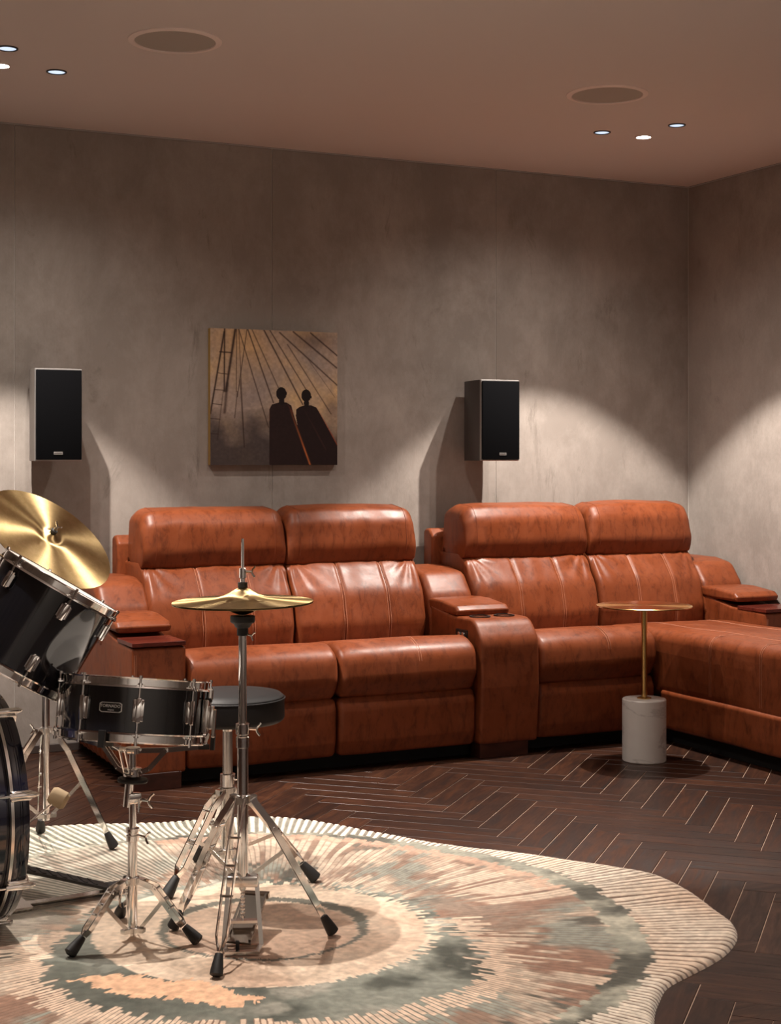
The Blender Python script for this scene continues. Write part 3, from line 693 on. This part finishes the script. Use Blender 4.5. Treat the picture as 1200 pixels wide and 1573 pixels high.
# ------------------------------------------------------------------ drum hardware
def hoop(mb, M, r, z, flip=1):
    mb.lathe([(r, z-flip*.010), (r+.013, z-flip*.011), (r+.014, z-flip*.0125), (r+.013, z-flip*.009), (r+.002, z-flip*.007), (r+.002, z+flip*.009), (r+.008, z+flip*.0115), (r+.007, z+flip*.013), (r, z+flip*.011)], M, 96, True)
def wing(mb, p, d, s=1.0):
    p, d = Vector(p), Vector(d).normalized(); mb.cyl(p, p+d*.018*s, .0035*s, seg=8); e = p+d*.018*s; up = Vector((0, 0, 1)).cross(d).normalized() if abs(d.z) < .9 else Vector((1, 0, 0)); o_ = d.cross(up)
    for sg in (-1, 1): mb.tube([e, e+o_*sg*.008*s+d*.003*s, e+o_*sg*.016*s+d*.010*s], .0030*s, 6)
def shell_drum(root, C, n, r, h, lugs, ph, hint, lug_len, split, badge=False):
    M = frame(C, n, hint)
    MB().lathe([(r-.012, -h/2), (r, -h/2), (r, h/2), (r-.012, h/2)], M, 96, True).build('shell', BLK, root)
    hp = MB(); hoop(hp, M, r+.003, h/2-.002, 1); t = hp.build('top_hoop', CHR, root)
    hp = MB(); hoop(hp, M, r+.003, -h/2+.002, -1); bt = hp.build('bottom_hoop', CHR, root)
    MB().lathe([(0, h/2-.001), (r+.002, h/2-.001), (r+.002, h/2+.002), (0, h/2+.002)], M, 96).build('top_head', HED, root)
    MB().lathe([(0, -h/2+.001), (r+.002, -h/2+.001), (r+.002, -h/2-.002), (0, -h/2-.002)], M, 96).build('bottom_head', HED, root)
    for k in range(lugs):
        a = math.radians(ph+360/lugs*k); L = M @ Matrix.Rotation(a, 4, 'Z') @ Matrix.Translation((r, 0, 0))
        zs = [0] if not split else [h/2-split, -h/2+split]
        for z in zs:
            q = MB()
            if not split:
                q.box(-.002, .006, -.0145, .0145, -lug_len/2, lug_len/2, .003, 2, L)
                q.box(.004, .014, -.0068, .0068, -lug_len/2-.003, lug_len/2+.003, .003, 2, L)
                lg = q.build('lug', CHR, root)
            else:
                Lz = L @ Matrix.Translation((0, 0, z))
                bm = bmesh.new(); bmesh.ops.create_cube(bm, size=1)
                for v in bm.verts: v.co = Vector((v.co.x*.014+.006, v.co.y*.030, v.co.z*lug_len))
                bmesh.ops.bevel(bm, geom=list(bm.edges), offset=.006, segments=3, affect='EDGES'); q.grab(bm, Lz)
                q.box(.004, .016, -.006, .006, -lug_len/2, lug_len/2, .003, 2, Lz)
                lg = q.build('lug', CHR, root)
            for sg in ((-1, 1) if not split else ((1,) if z > 0 else (-1,))):
                q = MB(); q.cyl(L @ Vector((.011, 0, z+sg*lug_len*.45)), L @ Vector((.011, 0, sg*(h/2+.010))), .0028, seg=8)
                q.cyl(L @ Vector((.011, 0, sg*(h/2-.013))), L @ Vector((.011, 0, sg*(h/2-.003))), .0062, seg=10)
                q.cyl(L @ Vector((.011, 0, sg*(h/2+.008))), L @ Vector((.011, 0, sg*(h/2+.016))), .0045, seg=8)
                q.box(.002, .016, -.011, .011, sg*(h/2-.009)-.0025, sg*(h/2-.009)+.0025, .001, 1, L)
                q.build('tension_rod', CHR, lg)
    return M
# snare
SN = at(206, 1089, 3.97); sn_n = V(.060, .152, .985)
sd = thing('snare_drum', SN-Vector((0, 0, .07)), 'black snare drum with chrome hoops, on the low folding stand', 'drum')
ang0 = 0
Ms = shell_drum(sd, SN, sn_n, .183, .140, 8, 12, V(0, -1, 0), .056, 0)
def on_shell(M, r, deg, z): return M @ Matrix.Rotation(math.radians(deg), 4, 'Z') @ Matrix.Translation((r, 0, z)) @ Matrix(((0, 0, 1, 0), (1, 0, 0, 0), (0, 1, 0, 0), (0, 0, 0, 1)))
SGN = 1
Mb = on_shell(Ms, .1832, -9.5, .004)
q = MB(); ow, oh = .029, .0125
pts = [(-ow, -.009), (-ow*.8, -oh), (ow*.8, -oh), (ow, -.009), (ow, .009), (ow*.8, oh), (-ow*.8, oh), (-ow, .009)]
def plate(q, pts, z0, z1, M, curve=.183):
    k = len(pts); f = lambda x, z: z-(x*x)/(2*curve)
    q.add([(x, y, f(x, z0)) for x, y in pts]+[(x, y, f(x, z1)) for x, y in pts], [tuple(range(k))[::-1], tuple(range(k, 2*k))]+[(i, (i+1) % k, k+(i+1) % k, k+i) for i in range(k)], M)
plate(q, pts, 0, .0022, Mb); bg = q.build('badge', SKI, sd, False)
q = MB(); plate(q, [(x*.93, y*.86) for x, y in pts], .001, .0030, Mb); q.build('badge_face', SCR, bg, False)
text(bg, 'TORNADO', .0105, Mb @ Matrix.Translation((0, .003, .0031)), SKI)
text(bg, 'mapex', .0062, Mb @ Matrix.Translation((.002, -.006, .0031)), SKI)
q = MB(); L = Ms @ Matrix.Rotation(math.radians(84), 4, 'Z') @ Matrix.Translation((.183, 0, 0))
q.box(0, .016, -.020, .020, -.050, .035, .003, 2, L); q.box(.014, .028, -.012, .012, -.040, .020, .004, 2, L); q.box(.026, .034, -.008, .008, -.06, .012, .002, 1, L)
q.cyl(L @ Vector((.014, 0, .036)), L @ Vector((.014, 0, .060)), .009, seg=12)
q.cyl(L @ Vector((.018, 0, -.05)), L @ Vector((.012, 0, -.074)), .004, seg=8)
so = q.build('snare_strainer', CHB, sd)
q = MB().box(.004, .020, -.010, .010, .028, .040, .002, 1, L); q.build('strainer_grip', RUB, so)
# tripod with double-strut legs
def rubber(mb, p, d, s=1.0):
    """rubber foot whose tip touches p, axis d pointing up the leg"""
    d = Vector(d).normalized(); M = frame(p, d, (0, 0, 1)); n = 14
    mb.lathe([(0, .004), (.010*s, .002), (.0165*s, .006), (.0155*s, .020*s), (.011*s, .050*s), (.0095*s, .056*s), (0, .056*s)], M, n)
def tripod(root, C, zt, zb, feet, gap=.010, w=.014, th=.003, bend=0, zbrace=.5, rz=RZ, fs=1.0, m=CHR):
    C = Vector(C)
    for f in feet:
        F0 = Vector((f[0], f[1], rz)); d = (F0-Vector((C.x, C.y, rz))); rad = d.length; d.normalize(); sd_ = Vector((-d.y, d.x, 0))
        top = Vector((C.x, C.y, zt))+d*.024; tip = F0+Vector((0, 0, .012))-d*.008
        ax = (top-tip).normalized(); an_ = tip+ax*.050*fs
        mid = top.lerp(an_, .22)+Vector((0, 0, bend))+d*bend
        q = MB()
        for sg in (-1, 1):
            o_ = sd_*gap*sg
            P = [top+o_*.9, mid+o_, an_.lerp(mid, .12)+o_, an_+sd_*.003*sg]
            q.strip(P, ax.cross(sd_), w, th)
        for t in (.06, .55): c_ = mid.lerp(an_, t); q.cyl(c_-sd_*(gap+.004), c_+sd_*(gap+.004), .0035, seg=8)
        lg = q.build('leg', m, root, False)
        q = MB(); br = mid.lerp(an_, zbrace-.12); bb = Vector((C.x, C.y, zb))+d*.018
        q.bar(br+sd_*.003, bb+sd_*.003, (br-bb).cross(sd_), .010, .0025); q.cyl(br-sd_*.012, br+sd_*.012, .0045, seg=8)
        q.build('brace', CHB, lg, False)
        q = MB(); rubber(q, tip-ax*.010, ax, fs); q.build('rubber_foot', RUB, lg)
def hub(root, C, z, r, h=.022, name='hub', arms=3, ph=0, feet=None):
    q = MB(); M = Matrix.Translation((C[0], C[1], z))
    q.lathe([(r-.004, -h/2), (r, -h/2+.002), (r, h/2-.002), (r-.004, h/2)], M, 20)
    if feet:
        for f in feet:
            d = Vector((f[0]-C[0], f[1]-C[1], 0)).normalized(); sd_ = Vector((-d.y, d.x, 0)); p = Vector((C[0], C[1], z))
            q.bar(p+d*r*.6, p+d*(r+.016), sd_, .018, h*.7)
    return q.build(name, CHB, root)
# snare stand
SC_ = Vector((1.122, 3.880, 0)); sf = [(0.933, 3.796), (1.262, 3.752), (1.142, 4.075)]
ss = thing('snare_stand', (SC_.x, SC_.y, RZ), 'low chrome folding stand under the snare drum', 'stand')
def col(z): return Vector((SC_.x, SC_.y, z))
MB().cyl(col(.024), col(.292), .0125, seg=20).build('lower_tube', CHR, ss)
MB().cyl(col(.28), col(.385), .0095, seg=18).build('upper_tube', CHR, ss)
hub(ss, SC_, .168, .018, .022, 'leg_hub', feet=sf); hub(ss, SC_, .040, .017, .016, 'lower_hub', feet=sf)
q = MB().lathe([(.0135, -.02), (.017, -.018), (.017, -.004), (.015, -.002), (.015, .004), (.018, .006), (.018, .014), (.013, .016)], Matrix.Translation(col(.290)), 20); wing(q, col(.285)+V(.017, 0, 0), V(1, -.2, -.2)); q.build('height_clamp', CHR, ss)
tripod(ss, SC_, .168, .040, sf, bend=.012, zbrace=.45, gap=.011, w=.015)
q = MB(); tb = col(.370); te = col(.425)+V(-.006, 0, 0)
q.cyl(tb+V(-.014, 0, -.01), tb+V(-.008, 0, .055), .0115, seg=16); q.box(-.012, .022, -.012, .012, -.012, .016, .004, 2, Matrix.Translation(col(.380))); wing(q, col(.378)+V(.02, 0, 0), V(1, 0, -.1), 1.2); q.cyl(col(.378)+V(.018, -.008, 0), col(.378)+V(.018, -.014, -.03), .003, seg=6)
q.build('tilter', CHR, ss)
MB().lathe([(0, 0), (.038, 0), (.040, .004), (.038, .010), (.016, .013), (0, .013)], Matrix.Translation(col(.424)) @ Matrix.Rotation(.07, 4, 'Y'), 24).build('adjuster_nut', RUB, ss)
q = MB().cyl(col(.435), col(.510), .0085, seg=14); q.lathe([(.008, 0), (.024, .001), (.024, .020), (.008, .022)], Matrix.Translation(col(.440)), 20); q.lathe([(.008, 0), (.020, .001), (.020, .016), (.008, .018)], Matrix.Translation(col(.498)), 20); q.build('basket_core', CHR, ss)
bz = {}
for k, (dx, dy, L_) in enumerate(((1, -.10, .175), (-.17, -.98, .150), (-.80, .35, .17))):
    d = V(dx, dy, 0).normalized(); sd_ = Vector((-d.y, d.x, 0)); q = MB()
    base = col(.506)+d*.018; low = col(.450)+d*.022
    zend = SN+d*L_-sn_n*(.070+.013); nn = Vector(sn_n); zt = SN.z-.086-(nn.x*d.x+nn.y*d.y)*L_/nn.z
    end = Vector((SC_.x+d.x*L_, SC_.y+d.y*L_, zt-.004)); mid = base.lerp(end, .45); mid.z -= .003
    q.strip([base, mid, end], (0, 0, 1), .013, .003)
    el = low.lerp(mid, .15)+d*.012
    for o_ in (-.007, .007): q.strip([low+sd_*o_, el+sd_*o_, mid+sd_*o_], (0, 0, 1), .012, .0025)
    for p in (base, mid, low): q.cyl(p-sd_*.011, p+sd_*.011, .0045, seg=8)
    a = q.build('basket_arm', CHR, ss, False)
    rh = .199+(SN.x-SC_.x)*d.x+(SN.y-SC_.y)*d.y+abs(nn.x*d.x+nn.y*d.y)*.07*(-1 if nn.x*d.x+nn.y*d.y > 0 else 1)*1.0
    e2 = Vector((SC_.x+d.x*rh, SC_.y+d.y*rh, SN.z-.084-(nn.x*d.x+nn.y*d.y)*rh/nn.z-.004))
    MB().bar(end, e2, (0, 0, 1), .013, .006).build('rubber_tip', RUB, a)
    g = e2+d*.008; MB().bar(g-Vector((0, 0, .008)), g+nn*.034, sd_, .016, .010).build('rubber_hook', RUB, a, False)
# ------------------------------------------------------------------ rack tom
tn = V(.50, .145, .86).normalized(); TC = at(93, 897, 4.1); th_ = .255; tc = TC-tn*(th_/2)
tm = thing('rack_tom', tc, 'tilted black rack tom with chrome hoops, above the bass drum', 'drum')
Mt = shell_drum(tm, tc, tn, .163, th_, 6, 23, V(0, -1, 0), .046, .052)
# ------------------------------------------------------------------ bass drum
bx = Vector((math.cos(math.radians(5)), math.sin(math.radians(5)), 0)); BC = Vector((.842, 4.234, .3260))
bd = thing('bass_drum', BC-Vector((0, 0, .307))-bx*.2, 'dark blue-black bass drum at the left edge of the rug', 'drum')
Mbd = frame(BC, bx, (0, 0, 1)); RB = .286; LB = .44
MB().lathe([(RB-.012, -LB), (RB, -LB), (RB, -.030), (RB-.012, -.030)], Mbd, 128, True).build('shell', BLU, bd)
for nm, z0, z1 in (('batter_hoop', -.044, 0), ('front_hoop', -LB-.03, -LB+.014)):
    hp = MB().lathe([(RB+.004, z0), (RB+.019, z0+.002), (RB+.021, z0+.006), (RB+.021, z0+.017), (RB+.0195, z0+.019), (RB+.0195, z0+.023), (RB+.021, z0+.025), (RB+.021, z1-.006), (RB+.019, z1-.002), (RB+.004, z1)], Mbd, 128, True).build(nm, BLU, bd)
    MB().lathe([(RB+.003, z0-.006), (RB+.0215, z0-.006), (RB+.0215, z0+.002), (RB+.003, z0+.002)], Mbd, 128, True).build('hoop_inlay', CHB, hp)
MB().lathe([(0, -.016), (RB+.003, -.016), (RB+.003, -.011), (0, -.011)], Mbd, 96).build('batter_head', HED, bd)
MB().lathe([(0, -LB), (RB+.003, -LB), (RB+.003, -LB-.004), (0, -LB-.004)], Mbd, 96).build('front_head', BLK, bd)
for k in range(8):
    a = math.radians(14.5+45*k); L = Mbd @ Matrix.Rotation(a, 4, 'Z')
    # local x is up, y is across; angle counted from the camera side
    L = Mbd @ Matrix.Rotation(math.radians(90 if False else -90)+a, 4, 'Z') if False else Mbd @ Matrix.Rotation(math.radians(90)-a if True else 0, 4, 'Z')
    L = L @ Matrix.Translation((RB+.022, 0, 0))
    q = MB().box(-.012, .008, -.014, .014, -.052, .004, .006, 3, L); q.box(-.020, .002, -.012, .012, -.002, .007, .003, 2, L)
    q.lathe([(.0065, -.055), (.0085, -.02), (.0085, .008), (.006, .016), (.003, .022), (0, .023)], L @ Matrix.Translation((.010, 0, 0)), 14)
    cl = q.build('claw_hook', CHR, bd)
    q = MB().cyl(L @ Vector((.010, 0, -.05)), L @ Vector((.010, 0, -.155)), .0032, seg=8); q.build('tension_rod', CHR, cl)
    q = MB().box(-.024, .014, -.012, .012, -.195, -.135, .006, 3, L); q.build('lug', CHR, bd)
q = MB()
P0 = BC-bx*.14+Vector((0, 0, RB)); tgt = tc-tn*.01-V(.86, 0, -.5).normalized()*.160
q.lathe([(0, -.004), (.034, -.004), (.034, .010), (.018, .014), (0, .014)], Matrix.Translation(P0), 24); q.cyl(P0, P0+Vector((0, 0, .16)), .0127, seg=16)
q.tube([P0+Vector((0, 0, .15)), P0+Vector((.004, .0, .18)), P0.lerp(tgt, .5)+Vector((0, 0, .13)), tgt+V(-.03, 0, .02), tgt+V(.004, 0, 0)], .009, 10)
q.build('tom_holder', CHR, bd)
q = MB()
for sg in (-1, 1):
    s0 = BC-bx*(LB-.04)+Vector((0, sg*RB*.75, -RB*.62)); q.cyl(s0, Vector((s0.x-.06, s0.y+sg*.14, RZ+.004)), .006, seg=10)
q.build('spur', CHR, bd)
# ------------------------------------------------------------------ bass drum pedal
pc = BC+Vector((.0, .050, 0)); py = lambda k, z, s=0: Vector((BC.x+bx.x*k-bx.y*s, BC.y+.045+bx.y*k+s, z))
bp = thing('bass_drum_pedal', py(.14, RZ), 'black and chrome bass drum pedal with a felt beater at the bass drum', 'drum pedal')
q = MB()
for sg in (-1, 1): q.bar(py(.035, RZ, sg*.045), py(.028, RZ+.185, sg*.036), (1, 0, 0), .022, .006)
q.cyl(py(.028, RZ+.18, -.05), py(.028, RZ+.18, .05), .006, seg=12); q.box(-.025, .07, -.052, .052, 0, .010, .003, 1, Matrix.Translation(py(.03, RZ)) @ Matrix.Rotation(math.radians(5), 4, 'Z'))
q.bar(py(-.01, RZ+.024), py(.03, RZ+.010), (0, 1, 0), .05, .006)
q.build('frame', CHB, bp)
q = MB(); q.bar(py(.045, RZ+.118), py(.33, RZ+.020), (0, 1, 0), .075, .008); q.bar(py(.32, RZ+.018), py(.395, RZ+.016), (0, 1, 0), .070, .010)
for i in range(8): a_ = .07+i*.03; z_ = RZ+.118-(a_-.045)/.285*.098+.005; q.bar(py(a_, z_), py(a_+.012, z_-.004), (0, 1, 0), .06, .003)
q.build('footboard', RUB, bp, False)
q = MB(); q.bar(py(.05, RZ+.006), py(.39, RZ+.006), (0, 1, 0), .03, .004); q.build('base_plate', CHB, bp, False)
q = MB(); q.cyl(py(.028, RZ+.18), at(90, 1226, 4.36), .0035, seg=8); q.build('beater_rod', CHR, bp)
Mbt = frame(at(90, 1226, 4.36), V(-.85, 0, .45), (0, 1, 0)); MB().lathe([(0, -.026), (.020, -.026), (.026, -.018), (.026, .016), (.020, .026), (0, .026)], Mbt, 24).build('beater', FEL, bp)['label'] = 'beige felt beater'
q = MB(); q.cyl(py(.028, RZ+.175, .02), py(.05, RZ+.11, .02), .004, seg=6); q.build('linkage', CHR, bp)
# ------------------------------------------------------------------ cymbals
def cymbal(name, C, n, r, bell, h, label, cat='cymbal', grp=None, both=False):
    M = frame(C, n, (1, 0, 0)); me_prof = []
    hb, hc = h*.60, h*.40; rr_ = [.005+(r-.005)*(i/34)**1.25 for i in range(35)]
    prof = [(q_, hb*math.exp(-(q_/bell)**2.1)+hc*(1-q_/r)**1.25) for q_ in rr_]
    back_ = [(a, z-.0016) for a, z in prof[::-1]]
    q = MB().lathe(prof+back_, Matrix.Identity(4), 128, True)
    me = q.build(name, BRZ, None, True, (0, 0, 0), 50); me.matrix_world = M; me.rotation_mode = 'QUATERNION'
    me.location = M.to_translation(); me.rotation_quaternion = M.to_quaternion()
    tag(me, label, cat, grp); return me, M
HX = Vector((1.362, 3.706, 0))
def hh(z): return Vector((HX.x, HX.y, z))
cc_ = at(75, 827, 4.87); cn = V(.56, -.33, .74).normalized() if False else V(.594, -.316, .735).normalized()
# normal measured against the room
cymbal('crash_cymbal', cc_, cn, .226, .026, .026, 'large tilted bronze crash cymbal behind the rack tom')
cymbal('hi_hat_cymbal', hh(.899), V(-.012, -.01, 1), .181, .044, .037, 'upper hi-hat cymbal, bell upwards, on the tall stand', grp='hi-hat pair')
cymbal('hi_hat_cymbal', hh(.894), V(.012, .01, -1), .181, .044, .030, 'lower hi-hat cymbal, bell downwards, under its twin', grp='hi-hat pair')
# cymbal stand
KC = Vector((1.118, 4.845, 0)); kf = [(1.329, 4.785), (1.162, 5.111), (.870, 4.760)]
ks = thing('cymbal_stand', (KC.x, KC.y, 0), 'tall chrome tripod stand holding the crash cymbal behind the toms', 'stand')
kz = lambda z: Vector((KC.x, KC.y, z))
MB().cyl(kz(.12), kz(.62), .0125, seg=18).build('lower_tube', CHR, ks); MB().cyl(kz(.60), kz(.93), .0095, seg=16).build('upper_tube', CHR, ks)
hub(ks, KC, .405, .018, .022, 'leg_hub', feet=kf); hub(ks, KC, .135, .018, .016, 'lower_hub', feet=kf)
q = MB().lathe([(.013, -.02), (.018, -.018), (.018, .016), (.013, .018)], Matrix.Translation(kz(.62)), 18); wing(q, kz(.62)+V(.018, 0, 0), V(1, 0, 0)); wing(q, kz(.405)+V(-.02, 0, .004), V(-1, -.2, 0)); q.build('height_clamp', CHR, ks)
tripod(ks, KC, .405, .135, kf, gap=.012, w=.016, zbrace=.5, bend=.008)
q = MB().cyl(kz(.92), cc_-cn*.01, .008, seg=12); q.cyl(cc_-cn*.02, cc_+cn*.052, .0035, seg=10); q.cyl(cc_-cn*.02, cc_+cn*.0, .012, seg=14)
bt_ = cc_+cn*.036
q.cyl(bt_, bt_+cn*.010, .006, seg=10); wing(q, bt_+cn*.0, cn, .9); q.build('tilter', CHR, ks)
MB().cyl(cc_+cn*.0265, cc_+cn*.036, .011, seg=16).build('felt_washer', RUB, ks)
# ------------------------------------------------------------------ hi-hat stand
hf = [(1.212, 3.485), (1.607, 3.674), (1.235, 3.905)]
hs = thing('hi_hat_stand', (HX.x, HX.y, RZ), 'tall chrome hi-hat stand with footboard in the middle of the rug', 'stand')
MB().cyl(hh(.18), hh(.560), .0145, seg=22).build('lower_tube', CHR, hs)
MB().cyl(hh(.54), hh(.832), .0105, seg=20).build('upper_tube', CHR, hs)
MB().cyl(hh(.80), hh(1.060), .0038, seg=12).build('pull_rod', CHR, hs)
q = MB().lathe([(.013, -.022), (.017, -.02), (.0175, .006), (.0145, .008), (.0145, .012), (.018, .014), (.018, .040), (.013, .042)], Matrix.Translation(hh(.545)), 24); wing(q, hh(.572)+V(.018, 0, 0), V(1, -.1, -.05)); q.build('height_clamp', CHR, hs)
q = MB().lathe([(.011, 0), (.0145, .001), (.0145, .020), (.019, .022), (.023, .030), (.030, .034), (.032, .037), (.032, .051), (.0, .052)], Matrix.Translation(hh(.811)), 24); q.build('cymbal_seat', RUB, hs)
q = MB(); wing(q, hh(.815)+V(.012, -.004, 0), V(1, -.2, -.3), .7); q.build('seat_screw', CHR, hs)
q = MB().cyl(hh(.935), hh(.948), .0125, seg=18); q.build('clutch_felt', RUB, hs)
q = MB().lathe([(.005, 0), (.006, .001), (.006, .010), (.009, .012), (.009, .036), (.006, .038), (0, .038)], Matrix.Translation(hh(.948)), 18); wing(q, hh(.976)+V(.008, 0, 0), V(1, 0, -.05), .85); q.build('clutch', CHR, hs)
hub(hs, HX, .392, .020, .024, 'leg_hub', feet=hf)
tripod(hs, HX, .392, .190, hf, gap=.013, w=.016, zbrace=.42, bend=.006)
q = MB().box(-.040, .040, -.016, .016, -.014, .014, .004, 2, Matrix.Translation(hh(.182)) @ Matrix.Rotation(-YAW, 4, 'Z')); q.build('lower_hub', CHB, hs)
# pedal frame: two side bars down to a floor plate
pf = V(.08, -1, 0).normalized(); pr_ = V(1, .08, 0).normalized(); q = MB()
for sg in (-1, 1):
    t0 = hh(.178)+pr_*(.036*sg); b0 = hh(RZ+.008)+pr_*(.048*sg)+pf*.035
    q.bar(t0, b0, pr_, .011, .010); q.bar(b0, hh(RZ+.006)+pr_*(.038*sg)+pf*.085, pr_, .012, .008)
q.bar(hh(RZ+.006)+pr_*.044+pf*.084, hh(RZ+.006)-pr_*.044+pf*.084, pf, .018, .008); q.bar(hh(RZ+.006)+pr_*.05+pf*.03, hh(RZ+.006)-pr_*.05+pf*.03, pf, .010, .006)
q.build('pedal_frame', CHB, hs, False)
q = MB(); fa = hh(RZ+.022)+pf*.060-pr_*.012; fb = hh(RZ+.078)-pf*.155+pr_*.030
fb = hh(RZ+.080)-pf*.15+pr_*.030
q.bar(fa, fb, pr_, .066, .006); q.bar(fb, fb-pf*.02+pr_*.004+Vector((0, 0, .002)), pr_, .072, .014)
for o_ in (-.030, .030): q.bar(fa+pr_*o_+Vector((0, 0, .005)), fb+pr_*o_+Vector((0, 0, .005)), pr_, .006, .006)
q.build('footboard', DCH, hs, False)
q = MB()
for i in range(9):
    p = hh(.166-i*.0095); q.lathe([(.003, -.0035), (.0062, -.002), (.0062, .002), (.003, .0035)], Matrix.Translation(p) @ Matrix.Rotation(math.pi/2*(i % 2), 4, 'X'), 8)
q.cyl(hh(.166), hh(.080), .0022, seg=6); q.bar(hh(.078)-pr_*.030, hh(.078)+pr_*.050, pf, .020, .007); q.cyl(hh(.16), hh(.182), .009, seg=12)
q.build('chain', CHB, hs)
q = MB().cyl(hh(RZ+.004)-pr_*.012+pf*.062, hh(RZ+.028)-pr_*.012+pf*.062, .005, seg=10); q.build('spur_screw', RUB, hs)
# ------------------------------------------------------------------ drum throne
TT = Vector((1.529, 4.289, 0)); tf = [(1.304, 4.181), (1.763, 4.159), (1.519, 4.540)]
dt = thing('drum_throne', (TT.x, TT.y, RZ), 'round black padded drum stool on chrome tripod legs, before the left sofa', 'stool')
tz = lambda z: Vector((TT.x, TT.y, z))
pr = [(0, 0), (.150, 0), (.158, .006), (.161, .014), (.160, .050), (.161, .062), (.158, .074), (.148, .082), (.10, .086), (0, .087)]
sc = MB().lathe(pr, Matrix.Translation(tz(.490)+V(.008, 0, 0)), 72).build('seat', VIN, dt)
MB().lathe([(.1600, 0), (.1630, .0015), (.1630, .0035), (.1600, .005)], Matrix.Translation(tz(.556)+V(.008, 0, 0)), 72, True).build('piping', VIN, sc)
q = MB().lathe([(0, 0), (.013, 0), (.020, .030), (.045, .034), (.045, .039), (0, .039)], Matrix.Translation(tz(.452)), 24); q.build('seat_bracket', CHB, dt)
MB().cyl(tz(.30), tz(.46), .0150, seg=22).build('upper_tube', CHB, dt)
MB().cyl(tz(.085), tz(.315), .0185, seg=22).build('lower_tube', CHB, dt)
q = MB().lathe([(.018, -.02), (.0225, -.018), (.0225, .018), (.018, .020)], Matrix.Translation(tz(.315)), 22); wing(q, tz(.318)+V(.022, 0, 0), V(1, -.1, .05), 1.3); q.build('height_clamp', CHR, dt)
hub(dt, TT, .283, .026, .026, 'leg_hub', feet=tf); hub(dt, TT, .105, .024, .018, 'lower_hub', feet=tf)
tripod(dt, TT, .283, .105, tf, gap=.016, w=.018, th=.0035, zbrace=.62, bend=.010, fs=1.15)
